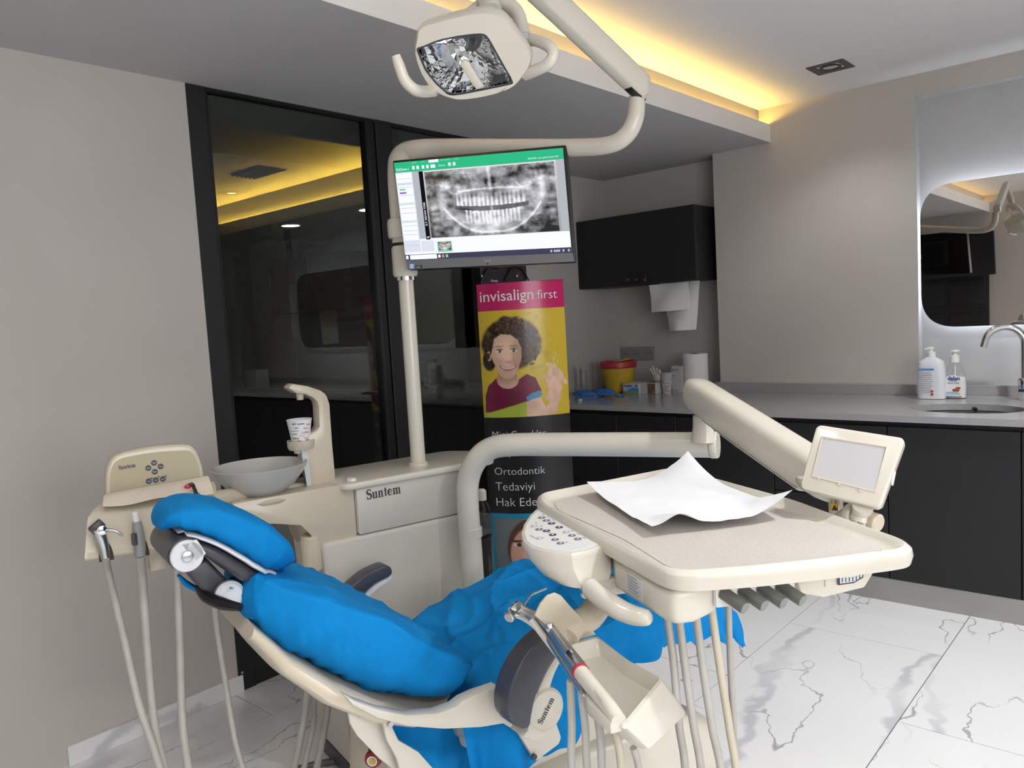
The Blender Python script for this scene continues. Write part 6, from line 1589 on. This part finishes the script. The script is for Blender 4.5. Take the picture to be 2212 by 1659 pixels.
obj('red_shield', xform(ball((0, 0, 0), 1, 16, 8), lambda v: ap_(406, 1051, AC + .07) + CH_Y * (v[0] * .009) + CH_X * (v[1] * .004) + V3((0, 0, v[2] * .006))), mat('translucent_red', (.55, .02, .04), .2), cl)
# loose hoses dropping from the unit to the floor
FL = lambda px, py: at_z(px, py, .010)
def drop(pts, r, lab, m_='hose'):
    o = obj('drain_hose', tube(pts, r, 12, 8), M[m_]); tag(o, lab, 'hose', 'hoses hanging to the floor'); return o
drop([at(462, 1290, 2.02), at(468, 1350, 2.0), at(488, 1480, 1.97), at(506, 1590, 1.94), at(522, 1650, 1.92), at(540, 1700, 1.90)], .0072, 'thin grey hose hanging alone below the headrest link')
drop([at(668, 1430, 2.30), at(662, 1520, 2.24), at(650, 1590, 2.2), at(640, 1640, 2.16), at(622, 1700, 2.1)], .010, 'left grey hose of the bundle below the backrest')
drop([at(676, 1440, 2.33), at(678, 1520, 2.28), at(676, 1570, 2.24), at(665, 1620, 2.2), at(650, 1690, 2.14)], .008, 'thin middle grey hose of the bundle below the backrest')
drop([at(712, 1470, 2.33), at(706, 1540, 2.28), at(696, 1600, 2.24), at(686, 1650, 2.2), at(676, 1700, 2.15)], .0105, 'right grey hose of the bundle below the backrest')
drop([FL(640, 1660), FL(690, 1648), FL(740, 1640), FL(790, 1636), FL(830, 1640), FL(880, 1650)], .011, 'dark grey hose lying curved on the floor under the chair', 'dark_hose') if 'dark_hose' in M else None
# strip of the lower bracket seen through the door gap
M['dark_hose'] = mat('dark_grey_hose', (.11, .105, .10), .5)
drop([FL(640, 1662), FL(690, 1650), FL(740, 1642), FL(790, 1638), FL(840, 1642), FL(900, 1655)], .011, 'dark grey hose lying curved on the floor under the chair', 'dark_hose')

# ================================================================== advertising totem
TD = 3.55
tp, tq = at(1122, 606, TD), at(1150, 1300, TD)
tx = unit(np.array([RGT[0], RGT[1], 0])); tf = unit(np.array([-FWD[0], -FWD[1], 0]))
tcx, tcy = tp[0], tp[1]
T_H = at_plane(1120, 609, V3((tcx, tcy, 0)), tf)[2]
T_W = 187 * TD / FPX
def tot(u, v, lift=0.0):
    """u 0..1 across the front, v metres of height"""
    s = (u - .5) * 2
    bulge = .055 * (1 - s * s)
    n_ = unit(tf + tx * s * .5)
    return V3((tcx, tcy, 0)) + tx * (s * T_W / 2) + tf * bulge + V3((0, 0, v)) + n_ * lift
totem = thing('advertising_totem', 'curved cardboard advertising totem with a smiling child on yellow', 'display stand', (tcx, tcy, 0))
M['card_black'] = mat('black_card', (.012, .012, .013), .28)
def tzv(py, px=1125): return at_plane(px, py, V3((tcx, tcy, 0)) + tf * .05, tf)[2]
z_pink, z_photo, z_blk = tzv(668), tzv(900, 1135), tzv(1108, 1150)
front = loft([[tot(u, v) for u in np.linspace(0, 1, 21)] for v in np.linspace(0, T_H, 8)], cap=False, closed=False)
back_ = loft([[tot(u, v) - tf * .11 * (1 - ((u - .5) * 2) ** 2) for u in np.linspace(0, 1, 21)] for v in (0, T_H)], cap=False, closed=False)
obj('card_shell', [front, back_], M['card_black'], totem)
def tband(name, z0, z1, m, lift=.0012, u0=0.0, u1=1.0):
    return obj(name, loft([[tot(u, v, lift) for u in np.linspace(u0, u1, 25)] for v in np.linspace(z0, z1, 4)], cap=False, closed=False), m, totem)
M['pink'] = mat('pink_print', (.56, .015, .13), .25); M['cyan'] = mat('cyan_print', (.01, .24, .42), .3); M['card_grey'] = mat('grey_print_card', (.16, .19, .21), .3)
pk = tband('pink_band', z_pink, T_H - .002, M['pink'])
def twrap(geo, u0, width_u, z, par, m, sy=1.0):
    a = np.array(geo[0]); lo, hi = a.min(0), a.max(0); s = width_u / (hi[0] - lo[0])
    vs = [tot(u0 + s * (p[0] - lo[0]), z + s * sy * T_W * (p[1]), .0022) for p in a]
    return obj('lettering', (vs, geo[1]), m, par)
M['print_white'] = mat('white_print', (.80, .80, .80), .5)
zp = z_pink + (T_H - z_pink) * .34
twrap(text_geo('invisalign', .005), .035, .61, zp, pk, M['print_white'])
twrap(text_geo('first', -.006), .69, .23, zp, pk, M['print_white'])
bk_ = tband('black_band', z_blk, z_photo, M['card_black'], .001)
for w, py, wu in (('Mini Çocuklar', 945, .62), ('En İyi', 985, .23), ('Ortodontik', 1026, .585), ('Tedaviyi', 1060, .455), ('Hak Eder', 1094, .53)):
    twrap(text_geo(w, -.012), .085, wu, tzv(py, 1110), bk_, M['print_white'])
tband('cyan_frame', .03, z_blk, M['cyan'], .0012)
gp_ = tband('grey_photo', .05, z_blk - .022, M['card_grey'], .0018, .045, .955)
# painted photograph of a curly-haired child holding up a clear aligner
def child(nu, nv):
    u, v = np.meshgrid(np.linspace(0, 1, nu), np.linspace(0, 1, nv))
    asp = 1.26
    rs = np.random.RandomState(11)
    def vn(f, sd):
        r2 = np.random.RandomState(sd); g = r2.rand(f + 2, f + 2)
        x, y = u * f, v * f * asp * .8; xi, yi = x.astype(int), np.minimum(y.astype(int), f); xf, yf = x - xi, y - yi
        xi = np.minimum(xi, f)
        xf, yf = xf * xf * (3 - 2 * xf), yf * yf * (3 - 2 * yf)
        return (g[yi, xi] * (1 - xf) + g[yi, xi + 1] * xf) * (1 - yf) + (g[yi + 1, xi] * (1 - xf) + g[yi + 1, xi + 1] * xf) * yf
    def ell(cx, cy, rx, ry, soft=.06, rot=0.0):
        c, s = math.cos(rot), math.sin(rot); dx, dy = (u - cx), (v - cy) * asp
        d = np.sqrt(((dx * c + dy * s) / rx) ** 2 + ((-dx * s + dy * c) / (ry * asp)) ** 2)
        return np.clip((1 - d) / soft + .5, 0, 1)
    def poly(pts):
        ins = np.zeros_like(u, bool); n = len(pts)
        for i in range(n):
            (x1, y1), (x2, y2) = pts[i], pts[(i + 1) % n]
            cnd = ((y1 > v) != (y2 > v)) & (u < (x2 - x1) * (v - y1) / (y2 - y1 + 1e-9) + x1)
            ins ^= cnd
        return ins.astype(float)
    img = np.zeros((nv, nu, 3)); img[:] = (.70, .50, .04)
    img *= (1 - .12 * v)[..., None]
    def lay(mask, col, var=None):
        nonlocal img
        c = np.array(col) * (1 if var is None else var[..., None])
        img = img * (1 - mask[..., None]) + c * mask[..., None]
    n40, n24, n12 = vn(44, 1), vn(24, 2), vn(10, 3)
    curl = .30 + 2.0 * np.abs(np.sin(14 * n24 + 9 * n12 + 26 * u)) ** 2 * n40
    edge = (n24 - .5) * .10
    skin = (.80, .52, .38)
    # neck, shirt, arm
    sh = poly([(.02, 1.0), (.03, .80), (.07, .70), (.18, .62), (.40, .66), (.52, .60), (.62, .64), (.68, .76), (.66, .80), (.54, .83), (.53, 1.0)])
    lay(poly([(.20, .55), (.39, .55), (.42, .66), (.36, .74), (.24, .74), (.18, .67)]), skin, .42 + .15 * n12 + .35 * np.clip((v - .62) / .1, 0, 1))
    lay(sh * (1 - ell(.30, .645, .125, .085, .1)), (.16, .012, .045), .75 + .5 * n12)
    low = sh * np.clip((v - (.945 - .22 * np.clip(u - .08, 0, 1))) / .01, 0, 1)
    lay(low, (.42, .52, .06), .8 + .4 * n12)
    lay(poly([(.50, .86), (.66, .82), (.72, .92), (.78, .88), (.82, .80), (.90, .84), (.84, .98), (.70, 1.0), (.50, 1.0)]), skin, .8 + .3 * n12)
    lay(poly([(.50, .82), (.56, .785), (.66, .76), (.69, .80), (.66, .825), (.56, .84), (.52, .865)]), (.10, .30, .55))
    # hand
    lay(ell(.83, .70, .085, .12, .1, -.3), skin, .85 + .3 * n24)
    lay(poly([(.72, .83), (.78, .74), (.90, .78), (.90, .86), (.80, .93)]), skin, .85 + .2 * n24)
    for cx, cy, rt in ((.80, .57, -.5), (.86, .585, -.75), (.91, .62, -1.0), (.935, .67, -1.2)):
        lay(ell(cx, cy, .075, .022, .3, rt + 2.1), (.82, .55, .41), .85 + .25 * n24)
    lay(ell(.745, .64, .055, .02, .3, .3), (.74, .46, .33))
    lay(ell(.765, .525, .022, .018, .5) * .5 + ell(.86, .49, .03, .07, .5) * .35 * (n40 > .45), (.80, .74, .50))
    # hair behind, face, hair in front
    lay(np.clip(ell(.365, .31, .345, .245, .12) + edge * 4 * (ell(.365, .31, .42, .29, .3) > .05), 0, 1) * (ell(.365, .31, .42, .29, .3) > .02), (.055, .030, .018), curl)
    lay(ell(.10, .46, .075, .10, .2) , (.03, .017, .012), curl)
    lay(ell(.10, .42, .03, .045, .2), skin, .7 + 0 * u)
    f = np.clip(ell(.305, .375, .182, .200, .05) + ell(.305, .47, .140, .170, .06), 0, 1)
    shade = .70 + .42 * np.exp(-(((u - .28) / .16) ** 2 + ((v - .38) / .17) ** 2))
    lay(f, skin, shade)
    lay(ell(.42, .42, .06, .14, .5) * .35, (.22, .10, .06))
    for cx, cy in ((.215, .472), (.39, .485)): lay(ell(cx, cy, .05, .03, .9) * .35, (.60, .24, .17))
    for cx in (.225, .385):
        lay(ell(cx, .378, .036, .0135, .3), (.78, .74, .70)); lay(ell(cx + .002, .378, .017, .0140, .3), (.05, .03, .02)); lay(ell(cx - .004, .374, .005, .004, .4), (.9, .9, .9))
        lay(ell(cx, .362, .042, .007, .5) * .85, (.05, .025, .015)); lay(ell(cx, .335, .05, .010, .7) * .5, (.18, .09, .05))
    lay(ell(.312, .425, .012, .06, .9) * .35, (.90, .64, .50)); lay(ell(.318, .478, .034, .014, .8) * .55, (.33, .14, .08))
    lay(ell(.318, .472, .022, .010, .9) * .4, (.88, .60, .46))
    sm = ell(.312, .512, .094, .048, .15) * (v > .528 - 2.6 * (u - .312) ** 2)
    lay(sm, (.30, .05, .05)); tm = ell(.312, .520, .080, .030, .15) * (v > .530 - 2.4 * (u - .312) ** 2)
    lay(tm, (.78, .76, .72)); lay(tm * (np.abs(np.sin((u - .312) * 150)) < .22), (.30, .10, .08))
    lay(ell(.312, .567, .06, .009, .6) * .6, (.60, .24, .20))
    fr = poly([(.10, .30), (.13, .20), (.22, .13), (.36, .11), (.52, .16), (.60, .28), (.60, .45), (.53, .52), (.47, .47), (.475, .36), (.44, .28), (.36, .23), (.25, .22), (.17, .26), (.14, .36), (.12, .42)])
    lay(np.clip(fr + 0, 0, 1), (.070, .038, .022), curl)
    for (cx, cy, r) in ((.62, .40, .06), (.66, .33, .045), (.58, .48, .05), (.10, .33, .05), (.08, .42, .04), (.64, .45, .035), (.30, .10, .06), (.45, .11, .06)):
        lay(ell(cx, cy, r, r * .8, .35) * (n24 > .28), (.075, .04, .022), curl)
    return img
nu_, nv_ = 190, 240
img = child(nu_, nv_)
g, c = paint_grid(lambda a, b: tot(a, z_pink + (z_photo - z_pink) * b, .0016), 0, 0, 1, 1, nu_, nv_, img)
obj('child_photograph', g, painted('printed_photo', .25), totem, angle=40, colors=c)
# half-hidden smiling face on the grey lower picture
def face2(nu, nv):
    u, v = np.meshgrid(np.linspace(0, 1, nu), np.linspace(0, 1, nv))
    img = np.zeros((nv, nu, 3)); img[:] = (.16, .19, .21)
    def lay(m, c):
        nonlocal img
        img = img * (1 - m[..., None]) + np.array(c) * m[..., None]
    E_ = lambda cx, cy, rx, ry, s=.1: np.clip((1 - np.hypot((u - cx) / rx, (v - cy) / ry)) / s + .5, 0, 1)
    lay(E_(.56, .46, .42, .52, .04), (.10, .05, .03)); lay(E_(.54, .54, .36, .46, .04), (.62, .36, .27))
    lay(E_(.27, .33, .09, .018, .4), (.07, .03, .02)); lay(E_(.29, .385, .07, .032, .3), (.75, .70, .66)); lay(E_(.30, .385, .035, .032, .3), (.03, .02, .015))
    lay(E_(.38, .55, .05, .05, .9) * .6, (.78, .50, .38)); lay(E_(.38, .62, .07, .02, .9) * .6, (.35, .14, .10)); lay(E_(.46, .74, .20, .085, .15), (.38, .07, .07)); lay(E_(.46, .725, .17, .05, .2), (.80, .78, .75))
    return img
img = face2(60, 70)
zb1 = z_blk - .03
g, c = paint_grid(lambda a, b: tot(a, zb1 - .30 * b, .0024), .06, 0, .94, 1, 60, 70, img)
obj('lower_photograph', g, painted('lower_printed_photo', .3), totem, angle=40, colors=c)
# black paper bag hanging on the door behind the totem
bx0, bx1 = at_x(1029, 600, .05), at_x(1128, 600, .05)
zt_b = at_x(1080, 573, .05)[2]
bg = thing('gift_bag', 'black paper bag with white script hanging behind the totem top', 'bag', (.05, (bx0[1] + bx1[1]) / 2, zt_b - .4))
obj('bag_body', box((.012, bx0[1], zt_b - .42), (.085, bx1[1], zt_b), .004, 1), M['card_black'], bg)
for yy in (.25, .75):
    y = bx0[1] + (bx1[1] - bx0[1]) * yy
    obj('cord_handle', tube([(.088, y - .10, zt_b - .085), (.092, y - .04, zt_b - .02), (.092, y + .04, zt_b - .02), (.088, y + .10, zt_b - .085)][: 3 if yy < .5 else 4], .004, 8, 5), M['black'], bg)
for px, py in ((1041, 597), (1116, 596)):
    obj('eyelet', lathe([(.007, 0), (.007, .003), (.004, .003)], at_x(px, py, .087), (1, 0, 0), n=14), M['chrome'], bg)
obj('lettering', lay_text(text_geo('Always', .005), at_x(1060, 611, .0865), (0, 1, 0), (0, 0, 1), width=.055), M['print_white'], bg)
